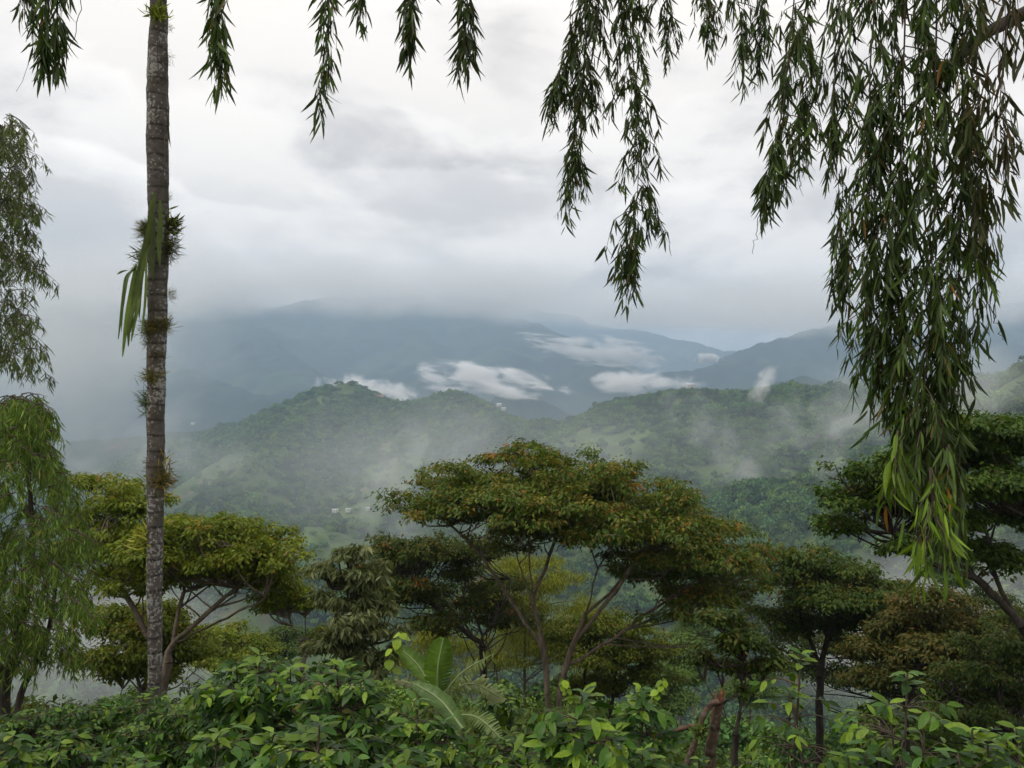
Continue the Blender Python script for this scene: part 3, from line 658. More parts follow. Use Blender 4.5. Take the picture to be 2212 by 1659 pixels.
shade_tree('umbrella_tree', 'large spreading umbrella crowned tree with reddish olive leaves at the centre', (1195, 1560), 28,
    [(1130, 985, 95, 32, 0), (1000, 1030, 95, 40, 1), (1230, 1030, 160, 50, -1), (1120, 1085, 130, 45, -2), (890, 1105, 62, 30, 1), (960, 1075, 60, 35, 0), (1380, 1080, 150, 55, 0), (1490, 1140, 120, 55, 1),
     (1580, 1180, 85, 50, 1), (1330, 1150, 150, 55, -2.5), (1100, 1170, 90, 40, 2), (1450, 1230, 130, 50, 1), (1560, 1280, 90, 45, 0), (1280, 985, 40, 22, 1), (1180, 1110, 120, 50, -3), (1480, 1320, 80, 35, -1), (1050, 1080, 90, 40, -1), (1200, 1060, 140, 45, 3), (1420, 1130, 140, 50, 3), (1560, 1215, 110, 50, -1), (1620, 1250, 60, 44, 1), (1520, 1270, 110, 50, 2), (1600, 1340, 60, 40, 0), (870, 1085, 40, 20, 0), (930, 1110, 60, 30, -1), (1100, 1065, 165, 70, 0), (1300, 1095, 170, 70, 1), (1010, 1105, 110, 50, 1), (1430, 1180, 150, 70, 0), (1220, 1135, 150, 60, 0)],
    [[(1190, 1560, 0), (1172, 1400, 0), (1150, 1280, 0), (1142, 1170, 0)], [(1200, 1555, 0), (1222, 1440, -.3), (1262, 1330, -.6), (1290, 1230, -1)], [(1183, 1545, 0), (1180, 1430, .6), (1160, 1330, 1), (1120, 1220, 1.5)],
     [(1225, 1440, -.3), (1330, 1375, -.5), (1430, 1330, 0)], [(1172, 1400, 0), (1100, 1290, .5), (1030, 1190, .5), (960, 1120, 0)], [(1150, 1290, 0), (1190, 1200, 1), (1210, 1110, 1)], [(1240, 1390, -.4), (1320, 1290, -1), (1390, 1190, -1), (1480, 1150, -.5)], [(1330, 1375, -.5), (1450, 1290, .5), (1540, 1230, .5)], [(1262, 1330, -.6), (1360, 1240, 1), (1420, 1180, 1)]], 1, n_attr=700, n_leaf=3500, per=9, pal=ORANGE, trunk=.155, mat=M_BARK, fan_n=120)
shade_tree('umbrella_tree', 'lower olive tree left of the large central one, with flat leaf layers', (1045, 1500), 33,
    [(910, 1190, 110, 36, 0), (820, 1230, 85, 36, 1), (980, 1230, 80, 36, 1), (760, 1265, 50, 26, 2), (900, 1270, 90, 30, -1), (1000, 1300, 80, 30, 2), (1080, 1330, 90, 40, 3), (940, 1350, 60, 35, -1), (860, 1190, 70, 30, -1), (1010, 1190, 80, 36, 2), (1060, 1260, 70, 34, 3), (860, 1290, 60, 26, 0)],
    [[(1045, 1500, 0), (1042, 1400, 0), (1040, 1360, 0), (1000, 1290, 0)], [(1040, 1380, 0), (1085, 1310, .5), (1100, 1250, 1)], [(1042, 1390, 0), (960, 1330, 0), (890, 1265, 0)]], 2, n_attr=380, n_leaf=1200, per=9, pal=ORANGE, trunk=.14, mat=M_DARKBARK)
shade_tree('umbrella_tree', 'bright olive umbrella tree behind the tall bare trunk', (350, 1530), 21,
    [(480, 1135, 80, 30, 0), (560, 1165, 85, 34, 0), (420, 1175, 90, 36, 1), (520, 1215, 120, 40, -1), (610, 1235, 55, 34, 0), (300, 1150, 90, 40, 1), (235, 1050, 65, 30, 1.5), (270, 1090, 75, 34, 1), (200, 1190, 75, 45, 1), (370, 1240, 110, 36, 2), (240, 1260, 80, 36, 1), (620, 1195, 36, 20, -1), (310, 1200, 100, 40, -1), (200, 1130, 70, 40, 2), (460, 1220, 110, 36, 2), (570, 1250, 80, 34, 1), (300, 1100, 60, 30, 2), (190, 1040, 50, 24, 2), (400, 1150, 70, 30, -1)],
    [[(350, 1530, 0), (360, 1440, 0), (375, 1390, 0), (440, 1330, -.5), (510, 1270, -.5)], [(365, 1420, 0), (385, 1330, .5), (400, 1250, 1)], [(360, 1440, 0), (300, 1340, .5), (250, 1240, 1)], [(375, 1390, 0), (480, 1340, -1), (575, 1290, -1)]],
    3, n_attr=520, n_leaf=1700, per=9, pal=LIGHT, leafL=.25, leafW=.11, trunk=.13, spread=.22, step=.33)
shade_tree('umbrella_tree', 'low light green tree under the olive crown, left of the bare trunk', (300, 1540), 25,
    [(300, 1360, 95, 32, 0), (230, 1340, 60, 34, 0), (350, 1330, 70, 30, 1), (250, 1420, 80, 34, -1), (390, 1400, 90, 32, 1), (300, 1450, 80, 30, 0), (430, 1370, 60, 24, 2)],
    [[(300, 1540, 0), (305, 1480, 0), (285, 1420, 0), (260, 1370, 0)], [(303, 1490, 0), (350, 1430, 0), (380, 1380, .5)], [(245, 1545, 0), (262, 1500, 0), (275, 1440, 0)]], 4, n_attr=320, n_leaf=900, per=9, pal=LIGHT, leafL=.27, leafW=.12, trunk=.09, mat=M_PALE)
shade_tree('umbrella_tree', 'pale tree fading in mist right of the bare trunk', (470, 1500), 44,
    [(480, 1370, 80, 26, 0), (540, 1400, 50, 18, 0), (420, 1395, 60, 22, 1), (470, 1420, 90, 22, -1)],
    [[(470, 1520, 0), (470, 1460, 0), (485, 1400, 0)]], 5, n_attr=200, n_leaf=600, per=9, pal=LIGHT, leafL=.36, leafW=.16, trunk=.1, spread=.4, step=.6)
shade_tree('umbrella_tree', 'dark green umbrella tree at the right edge behind the hanging leaves', (2290, 1560), 19,
    [(2130, 925, 95, 30, 0), (2200, 960, 90, 40, 0), (2060, 985, 80, 34, 1), (1960, 985, 60, 30, 0), (1900, 1020, 75, 36, -.5), (1840, 1080, 80, 36, 0), (1800, 1135, 50, 26, 0), (2130, 1050, 90, 45, -1), (1960, 1090, 80, 40, .5), (2050, 1130, 90, 36, 0), (2190, 1110, 70, 50, 1), (1960, 1180, 50, 26, -.5), (2100, 1190, 60, 26, 1), (2190, 1210, 60, 40, 0), (2020, 1050, 90, 44, 1.5), (1880, 1070, 70, 36, 1), (2100, 990, 100, 40, 1), (2200, 1040, 80, 50, -1), (1830, 1130, 50, 26, 1)],
    [[(2290, 1560, 0), (2250, 1430, 0), (2190, 1330, 0), (2110, 1250, 0), (2030, 1170, 0)], [(2200, 1340, 0), (2150, 1250, .5), (2130, 1150, .5)], [(2110, 1250, 0), (1990, 1210, 0), (1930, 1150, 0)], [(2250, 1430, 0), (2260, 1280, 0), (2230, 1130, 0)]],
    6, n_attr=520, n_leaf=1900, per=9, pal=GREEN, leafL=.23, leafW=.12, trunk=.13, spread=.2, step=.3, mat=M_DARKBARK)
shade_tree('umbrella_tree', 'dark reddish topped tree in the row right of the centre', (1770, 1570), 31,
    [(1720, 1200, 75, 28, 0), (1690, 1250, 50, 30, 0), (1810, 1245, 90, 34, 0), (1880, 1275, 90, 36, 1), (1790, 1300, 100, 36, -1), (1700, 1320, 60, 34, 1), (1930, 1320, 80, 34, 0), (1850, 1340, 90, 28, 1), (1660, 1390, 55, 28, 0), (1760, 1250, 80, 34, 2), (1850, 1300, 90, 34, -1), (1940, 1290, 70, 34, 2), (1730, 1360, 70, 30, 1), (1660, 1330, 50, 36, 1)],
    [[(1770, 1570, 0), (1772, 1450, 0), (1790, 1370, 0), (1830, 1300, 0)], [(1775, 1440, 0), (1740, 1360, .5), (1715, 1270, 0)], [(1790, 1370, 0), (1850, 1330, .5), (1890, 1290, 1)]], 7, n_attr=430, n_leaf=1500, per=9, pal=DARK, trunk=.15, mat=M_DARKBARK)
shade_tree('umbrella_tree', 'brownish leaved tree leaning in from the right, below the dark umbrella tree', (1960, 1610), 27,
    [(2010, 1300, 80, 30, 0), (2060, 1345, 70, 34, 0), (1960, 1350, 80, 30, 1), (2130, 1380, 70, 40, 0), (2030, 1400, 90, 34, -1), (1950, 1420, 70, 28, 1), (2000, 1360, 90, 36, 2), (2100, 1340, 60, 36, 1), (1880, 1400, 70, 26, 1), (1900, 1460, 70, 24, 0)],
    [[(1960, 1610, 0), (1965, 1500, 0), (1990, 1430, 0), (2030, 1360, 0)], [(1965, 1500, 0), (1930, 1440, 0), (1940, 1370, 1)], [(1985, 1440, 0), (2070, 1400, 0), (2110, 1370, 0)]], 8, n_attr=330, n_leaf=1000, per=9, pal=[((.034, .048, .015), 4), ((.055, .058, .019), 4), ((.095, .06, .025), 2), ((.12, .06, .028), .8)], trunk=.13, mat=M_DARKBARK)
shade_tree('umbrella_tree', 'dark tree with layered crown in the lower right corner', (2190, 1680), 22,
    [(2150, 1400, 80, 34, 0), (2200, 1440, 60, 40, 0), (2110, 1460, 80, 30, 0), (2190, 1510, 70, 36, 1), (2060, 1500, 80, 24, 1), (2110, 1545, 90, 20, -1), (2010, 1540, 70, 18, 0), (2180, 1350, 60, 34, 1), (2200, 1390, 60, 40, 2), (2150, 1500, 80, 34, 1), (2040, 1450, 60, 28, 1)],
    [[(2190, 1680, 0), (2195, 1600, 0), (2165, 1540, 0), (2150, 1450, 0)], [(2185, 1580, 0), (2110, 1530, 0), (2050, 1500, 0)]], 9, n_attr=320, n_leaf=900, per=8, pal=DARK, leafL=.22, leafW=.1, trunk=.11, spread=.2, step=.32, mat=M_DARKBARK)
shade_tree('umbrella_tree', 'dim green tree farther back, filling the gap low between the right hand trunks', (1900, 1640), 40,
    [(1790, 1390, 90, 40, 0), (1900, 1400, 100, 40, 1), (2010, 1430, 100, 40, 0), (2130, 1450, 90, 44, 0), (1850, 1460, 100, 36, -1), (1970, 1490, 100, 34, 0), (1720, 1440, 70, 34, 0), (2090, 1510, 90, 34, 0), (2180, 1330, 60, 34, 1), (2120, 1290, 60, 24, 1)],
    [[(1900, 1680, 0), (1905, 1560, 0), (1890, 1470, 0), (1850, 1420, 0)], [(1905, 1570, 0), (1980, 1490, 0), (2060, 1440, 0)], [(2120, 1680, 1), (2115, 1560, 1), (2130, 1470, 0)]], 15, n_attr=380, n_leaf=1100, per=9, pal=DARK, trunk=.13, leafL=.36, leafW=.15, spread=.35, step=.5, mat=M_DARKBARK)
shade_tree('umbrella_tree', 'yellow green tree seen low behind the central trunks, right side', (1320, 1540), 36,
    [(1330, 1350, 90, 36, 0), (1400, 1400, 80, 34, 0), (1300, 1420, 90, 36, -1), (1400, 1460, 60, 26, 0), (1250, 1370, 70, 34, 1), (1280, 1480, 90, 30, 1)],
    [[(1320, 1560, 0), (1325, 1480, 0), (1340, 1420, 0)], [(1270, 1560, 0), (1262, 1480, 0), (1270, 1410, 0)]], 10, n_attr=330, n_leaf=1100, per=9, pal=LIGHT, trunk=.12, mat=M_DARKBARK)
shade_tree('feathery_tree', 'feathery yellowish tree filling the space behind the central trunks', (1130, 1540), 42,
    [(1150, 1240, 90, 60, 0), (1080, 1300, 80, 60, 0), (1210, 1310, 90, 60, 0), (1140, 1380, 110, 60, 1), (1060, 1420, 80, 50, 0), (1230, 1420, 80, 50, 0), (960, 1380, 60, 50, -2), (920, 1420, 60, 45, -3)],
    [[(1130, 1560, 0), (1135, 1450, 0), (1130, 1320, 0)], [(1080, 1560, 0), (1075, 1470, 0), (1060, 1380, 0)], [(950, 1560, -2), (945, 1480, -2), (940, 1410, -2)]], 11, n_attr=420, n_leaf=1500, per=9,
    pal=[((.11, .13, .03), 4), ((.15, .17, .036), 4), ((.18, .16, .045), 2), ((.08, .11, .025), 3)], leafL=.34, leafW=.07, trunk=.1, spread=.45, step=.6, droop=(.5, 1.4))
shade_tree('grey_leaved_tree', 'dark tree with big grey green leaves between the left and central crowns', (770, 1500), 17,
    [(760, 1195, 45, 22, 0), (720, 1230, 45, 26, 0), (790, 1240, 60, 30, 0), (740, 1290, 60, 34, 0), (810, 1300, 55, 34, .5), (770, 1350, 75, 36, -.5), (720, 1390, 55, 34, 0), (800, 1410, 60, 36, 0), (840, 1350, 36, 30, 0), (760, 1450, 70, 30, 0)],
    [[(770, 1520, 0), (768, 1430, 0), (760, 1330, 0), (755, 1230, 0)], [(768, 1430, 0), (810, 1370, 0), (825, 1310, 0)], [(766, 1400, 0), (730, 1340, 0), (720, 1270, 0)]], 12, n_attr=260, n_leaf=420, per=7, pal=GREYG, leafL=.36, leafW=.10, trunk=.08, spread=.1, step=.28, mat=M_DARKBARK, droop=(.2, 1.3))
shade_tree('thin_tree', 'small sparse tree with twisted pale trunk, left of the grey leaved tree', (656, 1425), 22,
    [(590, 1290, 45, 16, 0), (640, 1275, 36, 16, 0), (620, 1310, 50, 16, 0), (670, 1300, 36, 16, 0), (560, 1310, 24, 12, 0), (690, 1370, 26, 18, 0)],
    [[(656, 1440, 0), (655, 1400, 0), (632, 1350, 0), (622, 1310, 0)], [(654, 1400, 0), (662, 1350, 0), (650, 1300, 0)]], 13, n_attr=120, n_leaf=170, per=8, pal=LIGHT, leafL=.2, leafW=.09, trunk=.075, spread=.16, step=.3, mat=M_PALE)
shade_tree('forked_sapling', 'thin forked sapling with dark drooping leaves right of the broken stump', (1590, 1680), 10,
    [(1560, 1390, 40, 22, 0), (1610, 1380, 40, 26, 0), (1520, 1420, 36, 22, 0), (1580, 1440, 40, 22, .3), (1640, 1430, 36, 22, 0), (1560, 1340, 36, 22, 0), (1600, 1500, 20, 10, 0)],
    [[(1587, 1720, 0), (1587, 1620, 0), (1590, 1575, 0), (1602, 1530, 0), (1606, 1430, 0)], [(1589, 1590, 0), (1565, 1540, 0), (1560, 1440, 0)], [(1566, 1545, 0), (1520, 1470, 0)], [(1603, 1545, 0), (1640, 1480, 0)]], 14, n_attr=130, n_leaf=230, per=8, pal=DARK, leafL=.13, leafW=.06, trunk=.045, spread=.08, step=.15, tip=.006, mat=M_DARKBARK, split=.015)
# misty trees lower on the slope behind
far_spots = [(1470, 1430, 75, 'bluish misty tree left of the forked sapling'), (1420, 1490, 68, 'misty bush tree low right of the central trunks'), (1500, 1370, 110, 'faint tree in fog above the broken stump'),
             (620, 1400, 80, 'faint tree in fog behind the thin twisted tree'), (1620, 1480, 85, 'faint tree in fog behind the forked sapling'), (2050, 1230, 90, 'pale tree in fog between the right hand crowns')]
first = None
for i, (x, y, d, lb) in enumerate(far_spots):
    if first is None:
        first = shade_tree('misty_tree', lb, (x, y + 120), d, [(x, y - 30, 40, 28, 0), (x - 34, y, 34, 26, 0), (x + 34, y, 36, 26, 0), (x, y + 30, 50, 28, -1)], [[(x, y + 130, 0), (x, y + 60, 0), (x, y + 10, 0)]], 30, n_attr=180, n_leaf=700, per=9,
                           pal=[((.05, .085, .03), 4), ((.07, .11, .035), 3), ((.04, .07, .028), 3)], leafL=.5, leafW=.24, trunk=.14, spread=.5, step=.7, group='misty trees on the slope below')
        d_first = d
    else:
        c = first.copy(); COL.objects.link(c); c.location = tuple(P(x, y + 120 * 75 / d, d)); c.rotation_euler = (0, 0, i * 1.3); c.scale = (1, 1, 1); c['label'] = lb
        for ch in first.children:
            q = ch.copy(); COL.objects.link(q); q.parent = c

# ------------------------------------------------------------------ weeping trees
EUC_T = lance_leaf(1.0, .115, 3, .10, .3, .12, 0, .4)
EUC_PAL = [((.020, .038, .013), 5), ((.032, .056, .017), 5), ((.05, .088, .02), 2.6), ((.065, .055, .022), .5), ((.15, .075, .025), .1)]
def strand(main, width, r_, node=.045, leafL=.15, sag=.6, per=7, shape=None, leanx=0.0, sway=.34):
    """a hanging branch: main = world polyline (top to tip). Returns twig segments and leaf arrays"""
    L = np.linalg.norm(np.diff(main, axis=0), axis=1).sum(); q = spline(main, max(8, int(L / .05)))
    A, B, rA, rB = list(q[:-1]), list(q[1:]), list(np.linspace(.008, .002, len(q) - 1)), list(np.linspace(.0079, .0015, len(q) - 1))
    lp, la = [], []
    k = int(L / node)
    ph = r_.uniform(0, 6.3); fq = r_.uniform(5, 9)
    for s in np.linspace(.03, .99, k):
        if L > 1.0 and r_.uniform() < .12 + .22 * math.sin(s * L * fq + ph): continue
        i = s * (len(q) - 1); p0 = q[int(i)]
        w = width / 2 * (shape(s) if shape else min(1, .35 + 2.2 * s, (1 - s) * 4 + .25)) * (r_.uniform(.3, 1.1) + .7 * (r_.uniform() < .12))
        a = r_.uniform(0, 2 * math.pi); h = np.array((math.cos(a), math.sin(a), 0)) * w
        p1 = p0 + h * .7 + np.array((0, 0, -.05 - .25 * w * sag)); p2 = p0 + h + np.array((leanx * w, 0, -.18 - r_.uniform(.1, .45) * max(w, .2)))
        sg = spline([p0, p1, p2], 5)
        A += list(sg[:-1]); B += list(sg[1:]); rA += [.0038, .0033, .0028, .0023]; rB += [.0033, .0028, .0023, .0015]
        for j in range(int(per * (2.7 if L > 1.0 else 1.7))):
            t = r_.uniform(.15, 1.0); pt = sg[min(4, int(t * 4 + .5))] + r_.normal(0, .008, 3)
            dv = np.array((0, 0, -1.)) + np.append(r_.normal(0, sway, 2), 0) + h / max(w, .05) * .12
            lp.append(pt); la.append(dv)
    lp, la = np.array(lp), nrm(np.array(la)); up = r_.normal(size=la.shape); up[:, 2] = 0
    sc = r_.uniform(.45, 1.35, len(lp)) * leafL
    return (np.array(A), np.array(B), np.array(rA), np.array(rB)), lp, la, up, sc
EUC_S = lance_leaf(1.0, .13, 1, .10, .35, .10, 0, .42)
EUC_VARIANTS = {}
def leaf_variants(key, tmpl, pal, mat, n, seed, jitter=.2):
    if key in EUC_VARIANTS: return EUC_VARIANTS[key]
    r_ = np.random.default_rng(seed); out = []
    for i in range(n):
        t, f = tmpl[i % len(tmpl)]; me = bpy.data.meshes.new('leaf'); me.from_pydata([tuple(v) for v in t], [], [tuple(int(q) for q in a) for a in f])
        c = pal_pick(pal, 1, r_)[0] * r_.uniform(1 - jitter, 1 + jitter); a = me.attributes.new('Col', 'FLOAT_COLOR', 'POINT')
        a.data.foreach_set('color', np.tile(np.append(c, 1).astype(np.float32), len(t))); me.materials.append(mat)
        me.polygons.foreach_set('use_smooth', np.ones(len(f), bool)); me.update(); out.append(me)
    EUC_VARIANTS[key] = out; return out
def leaf_objects(parent, meshes, pos, rot, sc, r_, name='leaf'):
    org = parent_origin(parent); ids = r_.integers(0, len(meshes), len(pos))
    for p, m, s, i in zip(pos - org, rot, sc, ids):
        o = bpy.data.objects.new(name, meshes[i]); COL.objects.link(o); o.parent = parent
        M = np.eye(4); M[:3, :3] = m * s; M[:3, 3] = p; o.matrix_local = Matrix(M.tolist())
def hanging(root, lst, d_default, seed, budget, key, pal, limb_z=None):
    r_ = np.random.default_rng(seed); made = []
    for s in lst:
        pts, w, o = s[0], s[1], (s[2] if len(s) > 2 else {})
        d = o.get('d', d_default); main = np.array([P(x, y, d + (o.get('dd', 0)) * k) for k, (x, y) in enumerate(pts)])
        if limb_z is not None: main = np.vstack((limb_z(main[0]), main))
        tw, lp, la, up, sc = strand(main, W(w, d), r_, o.get('node', .045), o.get('L', .15), per=o.get('per', 7), leanx=o.get('lean', 0))
        made.append((main, tw, lp, la, up, sc, o))
    tot = sum(len(m[2]) for m in made)
    for main, tw, lp, la, up, sc, o in made:
        v, f = tubes(*tw, k=3)
        br = empty_part('hanging_branch', main[0], root)
        mesh_obj('twig', v, f, M_TWIG, br, None, True)['kind'] = 'stuff'
        rot = basis(la, up); n_obj = min(len(lp), int(budget * len(lp) / tot))
        big = np.argsort(-sc * (1.4 - .4 * (lp[:, 1] - lp[:, 1].min()) / (np.ptp(lp[:, 1]) + 1e-6)))
        ob, rest = big[:n_obj], big[n_obj:]
        pl = o.get('pal', pal)
        leaf_objects(br, leaf_variants(o.get('key', key), [EUC_T, lance_leaf(1, .13, 3, .2, .3, -.16, 0, .4), lance_leaf(1, .17, 3, .05, .25, .2, 0, .42)], pl, M_EUC, 18, 77), lp[ob], rot[ob], sc[ob], r_)
        if len(rest):
            c = pal_pick(pl, len(rest), r_) * r_.uniform(.75, 1.25, (len(rest), 1)); t, f = EUC_T
            fo = mesh_obj('foliage', place(t, lp[rest], rot[rest], sc[rest]), rep_faces(f, len(rest), len(t)), M_EUC, br, np.repeat(c, len(t), 0)); fo['kind'] = 'stuff'
def empty_part(name, loc, parent):
    o = bpy.data.objects.new(name, None); COL.objects.link(o); o.parent = parent; o.location = tuple(np.asarray(loc) - parent_origin(parent)); o.empty_display_size = .1
    return o

# the overhanging weeping tree: trunk beyond the right edge, its limb passes above the picture
OV = empty('weeping_tree', (6.2, 5.2, float(H(6.2, 5.2))), 'overhanging weeping tree whose dark narrow leaved branches hang into the top of the view', 'tree')
trunk_pts = spline([(6.2, 5.2, float(H(6.2, 5.2)) - .3), (6.1, 5.2, -1), (5.9, 5.1, 1.5), (5.5, 5.0, 4.2)], 14)
v, f = polytube(trunk_pts, np.linspace(.28, .17, 14), 10); mesh_obj('trunk', v, f, M_BARK, OV, None, True)
limb1 = spline([(5.6, 5.0, 4.0), (4.2, 4.6, 3.9), (2.4, 4.8, 3.75), (0.8, 5.3, 3.8), (-1.6, 5.6, 3.75), (-4.2, 5.8, 3.6)], 30)
v, f = polytube(limb1, np.linspace(.12, .02, 30), 8); mesh_obj('limb', v, f, M_DARKBARK, OV, None, True)
limb2 = spline([(5.7, 5.1, 3.0), (4.2, 4.3, 2.75), (P(2230, 20, 4.3)), P(2120, 80, 4.2), P(2030, 170, 4.15), P(1950, 250, 4.1)], 24)
v, f = polytube(limb2, np.linspace(.06, .008, 24), 7); mesh_obj('limb', v, f, M_DARKBARK, OV, None, True)
def to_limb(p):
    i = int(np.argmin(np.abs(limb1[:, 0] - p[0] * 1.02))); q = limb1[i]; mid = (q + p) / 2 + np.array((.03, 0, .05)); return np.array([q, mid])
BR = [((.028, .040, .014), 6), ((.045, .042, .016), 3), ((.075, .045, .02), 1), ((.12, .06, .025), .3)]
BG = [((.07, .12, .02), 4), ((.10, .16, .024), 3), ((.045, .08, .018), 2)]
DG = EUC_PAL
hang_right = [
    ([(1262, -60), (1250, 60), (1236, 160), (1228, 240)], 70, dict(d=5.6, L=0.114)),
    ([(1235, 100), (1205, 160), (1190, 205)], 34, dict(d=5.6, L=0.114, per=6)),
    ([(1255, 200), (1240, 300), (1236, 350), (1222, 415)], 42, dict(d=5.6, L=0.106, per=6)),
    ([(1300, -60), (1290, 40), (1275, 140), (1250, 220)], 90, dict(d=5.4, L=0.114)),
    ([(1360, -60), (1365, 100), (1380, 250), (1378, 400), (1368, 500), (1354, 580)], 92, dict(d=5.4, L=0.114, per=9, node=.036)),
    ([(1340, -60), (1345, 60), (1340, 140)], 80, dict(d=5.7, L=0.114)),
    ([(1425, -60), (1440, 30), (1445, 80)], 64, dict(d=5.6, L=0.106)),
    ([(1520, -60), (1525, 10), (1520, 60)], 60, dict(d=5.8, L=0.106)),
    ([(1590, -60), (1600, 40), (1605, 130)], 100, dict(d=5.4, L=0.106)),
    ([(1660, -60), (1650, 40), (1640, 110)], 70, dict(d=5.6, L=0.106)),
    ([(1720, -60), (1705, 100), (1690, 240), (1670, 330), (1645, 400)], 110, dict(d=5.0, L=0.123, per=9)),
    ([(1750, -60), (1745, 100), (1740, 220), (1730, 320)], 90, dict(d=5.2, L=0.123)),
    ([(1830, -60), (1810, 120), (1800, 240), (1820, 380), (1815, 520), (1805, 620)], 80, dict(d=4.6, L=0.114, per=6)),
    ([(1890, -60), (1880, 150), (1880, 350), (1890, 550), (1895, 700), (1895, 840)], 130, dict(d=4.3, L=0.119, per=9)),
    ([(1950, -60), (1950, 200), (1945, 400), (1935, 600), (1950, 780), (1960, 920)], 150, dict(d=4.2, L=0.119, per=10, node=.038)),
    ([(2020, -60), (2020, 200), (2020, 420), (2010, 640), (2000, 800), (1990, 960), (2000, 1080)], 150, dict(d=4.0, L=0.119, per=10, node=.038)),
    ([(2070, -60), (2080, 200), (2080, 400), (2070, 600), (2050, 780), (2040, 900), (2035, 1040)], 110, dict(d=4.1, L=0.119, per=9)),
    ([(2110, -60), (2110, 150), (2120, 350), (2120, 480)], 100, dict(d=3.9, L=0.132, pal=BR, key='brown', per=3)),
    ([(2180, -60), (2170, 100), (2160, 240), (2165, 330)], 90, dict(d=3.8, L=0.132, pal=BR, key='brown', per=2)),
    ([(2115, 400), (2125, 520), (2120, 620), (2115, 700)], 60, dict(d=4.2, L=0.132, per=4)),
    ([(1940, 930), (1935, 980), (1935, 1020)], 80, dict(d=3.6, L=0.132, pal=BG, key='bright', node=.03)),
    ([(2010, 1010), (2015, 1100), (2000, 1180)], 100, dict(d=3.5, L=0.119, pal=BG, key='bright', node=.03)),
    ([(2050, 960), (2065, 1080), (2050, 1150)], 80, dict(d=3.7, L=0.132)),
]
hang_left = [
    ([(108, -60), (112, 20), (106, 60), (98, 90)], 60, dict(d=5.6, L=.165, per=9)), ([(60, -60), (62, -10), (70, 20)], 30, dict(d=5.6, L=.13, per=5)),
    ([(466, -60), (466, 20), (470, 80), (468, 120)], 34, dict(d=5.6, L=.165, per=5)), ([(705, -60), (708, 0), (708, 60), (700, 120), (686, 200)], 34, dict(d=5.6, L=.15, per=3)),
    ([(886, -60), (886, 0), (886, 65)], 30, dict(d=5.6, L=.165, per=5)), ([(1012, -60), (1008, 20), (1002, 80), (990, 110)], 34, dict(d=5.6, L=.165, per=5)), ([(778, -70), (782, -30), (780, -14)], 26, dict(d=5.6, L=.12, per=4))]
hanging(OV, hang_right[:12] + hang_left, 5, 41, 150, 'euc', EUC_PAL, to_limb)
hanging(OV, hang_right[12:19], 4, 42, 130, 'euc', EUC_PAL, to_limb)
hanging(OV, hang_right[19:], 4, 43, 40, 'euc', EUC_PAL, None)
# bare trailing twigs
def trailing(pts, d, r=.0035):
    q = spline([P(x, y, d) for x, y in pts], 18); q[1:-1] += rng.normal(0, .008, (16, 3)); v, f = polytube(q, np.linspace(r, r * .45, 18), 5); mesh_obj('bare_twig', v, f, M_TWIG, OV, None, True)
trailing([(1655, 390), (1645, 440), (1635, 500), (1626, 548)], 5.0)
trailing([(60, -40), (45, 0), (70, 60), (68, 120), (35, 198)], 5.6, .003); trailing([(180, -30), (165, 60), (130, 140), (68, 176)], 5.6, .003); trailing([(170, -20), (120, 20), (90, 18)], 5.6, .003)
trailing([(2110, 400), (2150, 480), (2165, 560), (2140, 640), (2080, 780)], 4.2); trailing([(2130, 560), (2150, 690), (2170, 735)], 4.2)
trailing([(2120, 300), (2180, 360), (2205, 385)], 4.0, .003)

# weeping trees at the left edge
def weeping_tree(label, base, d, strands, stems, seed, pal, leafL=.19, node=.1, per=9, trunk=.14):
    r_ = np.random.default_rng(seed); b = P(*base, d); root = empty('weeping_tree', b, label, 'tree')
    for s in stems:
        q = spline([P(x, y, d + dd) for x, y, dd in s], 16); v, f = polytube(q, np.linspace(trunk, trunk * .3, 16), 8); mesh_obj('trunk', v, f, M_DARKBARK, root, None, True)
        trunk *= .75
    segs, LP, LA, UP, SC = [], [], [], [], []
    for (x, y, x2, y2, w, dd) in strands:
        main = np.array([P(x, y, d + dd), P((x + x2) / 2 + r_.normal(0, 4), (y + y2) / 2 - 6, d + dd), P(x2, y2, d + dd)])
        tw, lp, la, up, sc = strand(main, W(w, d), r_, node, leafL, per=per, sway=.5)
        segs.append(tw); LP.append(lp); LA.append(la); UP.append(up); SC.append(sc)
    tw = [np.concatenate([s[i] for s in segs]) for i in range(4)]; v, f = tubes(tw[0], tw[1], tw[2] * 1.6, tw[3] * 1.6, k=3); mesh_obj('branches', v, f, M_TWIG, root)['kind'] = 'stuff'
    lp, la, up, sc = map(np.concatenate, (LP, LA, UP, SC)); c = pal_pick(pal, len(lp), r_) * r_.uniform(.75, 1.25, (len(lp), 1)); t, f = EUC_S
    mesh_obj('crown', place(t, lp, basis(la, up), sc), rep_faces(f, len(lp), len(t)), M_EUC, root, np.repeat(c, len(t), 0))['kind'] = 'stuff'
r_ = np.random.default_rng(60)
def fan(xc, y0, y1, halfw, n, d_sp):
    out = []
    for i in range(n):
        y = r_.uniform(y0, y1 - 30); h = halfw((y - y0) / (y1 - y0)); x = xc + r_.uniform(-.95, .95) * h; sgn = np.sign(x - xc)
        out.append((x - sgn * 16, y, x + sgn * r_.uniform(6, 42), y + r_.uniform(0, 55), r_.uniform(34, 66), r_.normal(0, d_sp)))
    return out
GG = [((.04, .06, .032), 5), ((.062, .085, .042), 4), ((.09, .115, .05), 1.5)]
YG = [((.055, .105, .026), 4), ((.085, .15, .034), 5), ((.13, .19, .045), 3), ((.14, .135, .055), .7)]
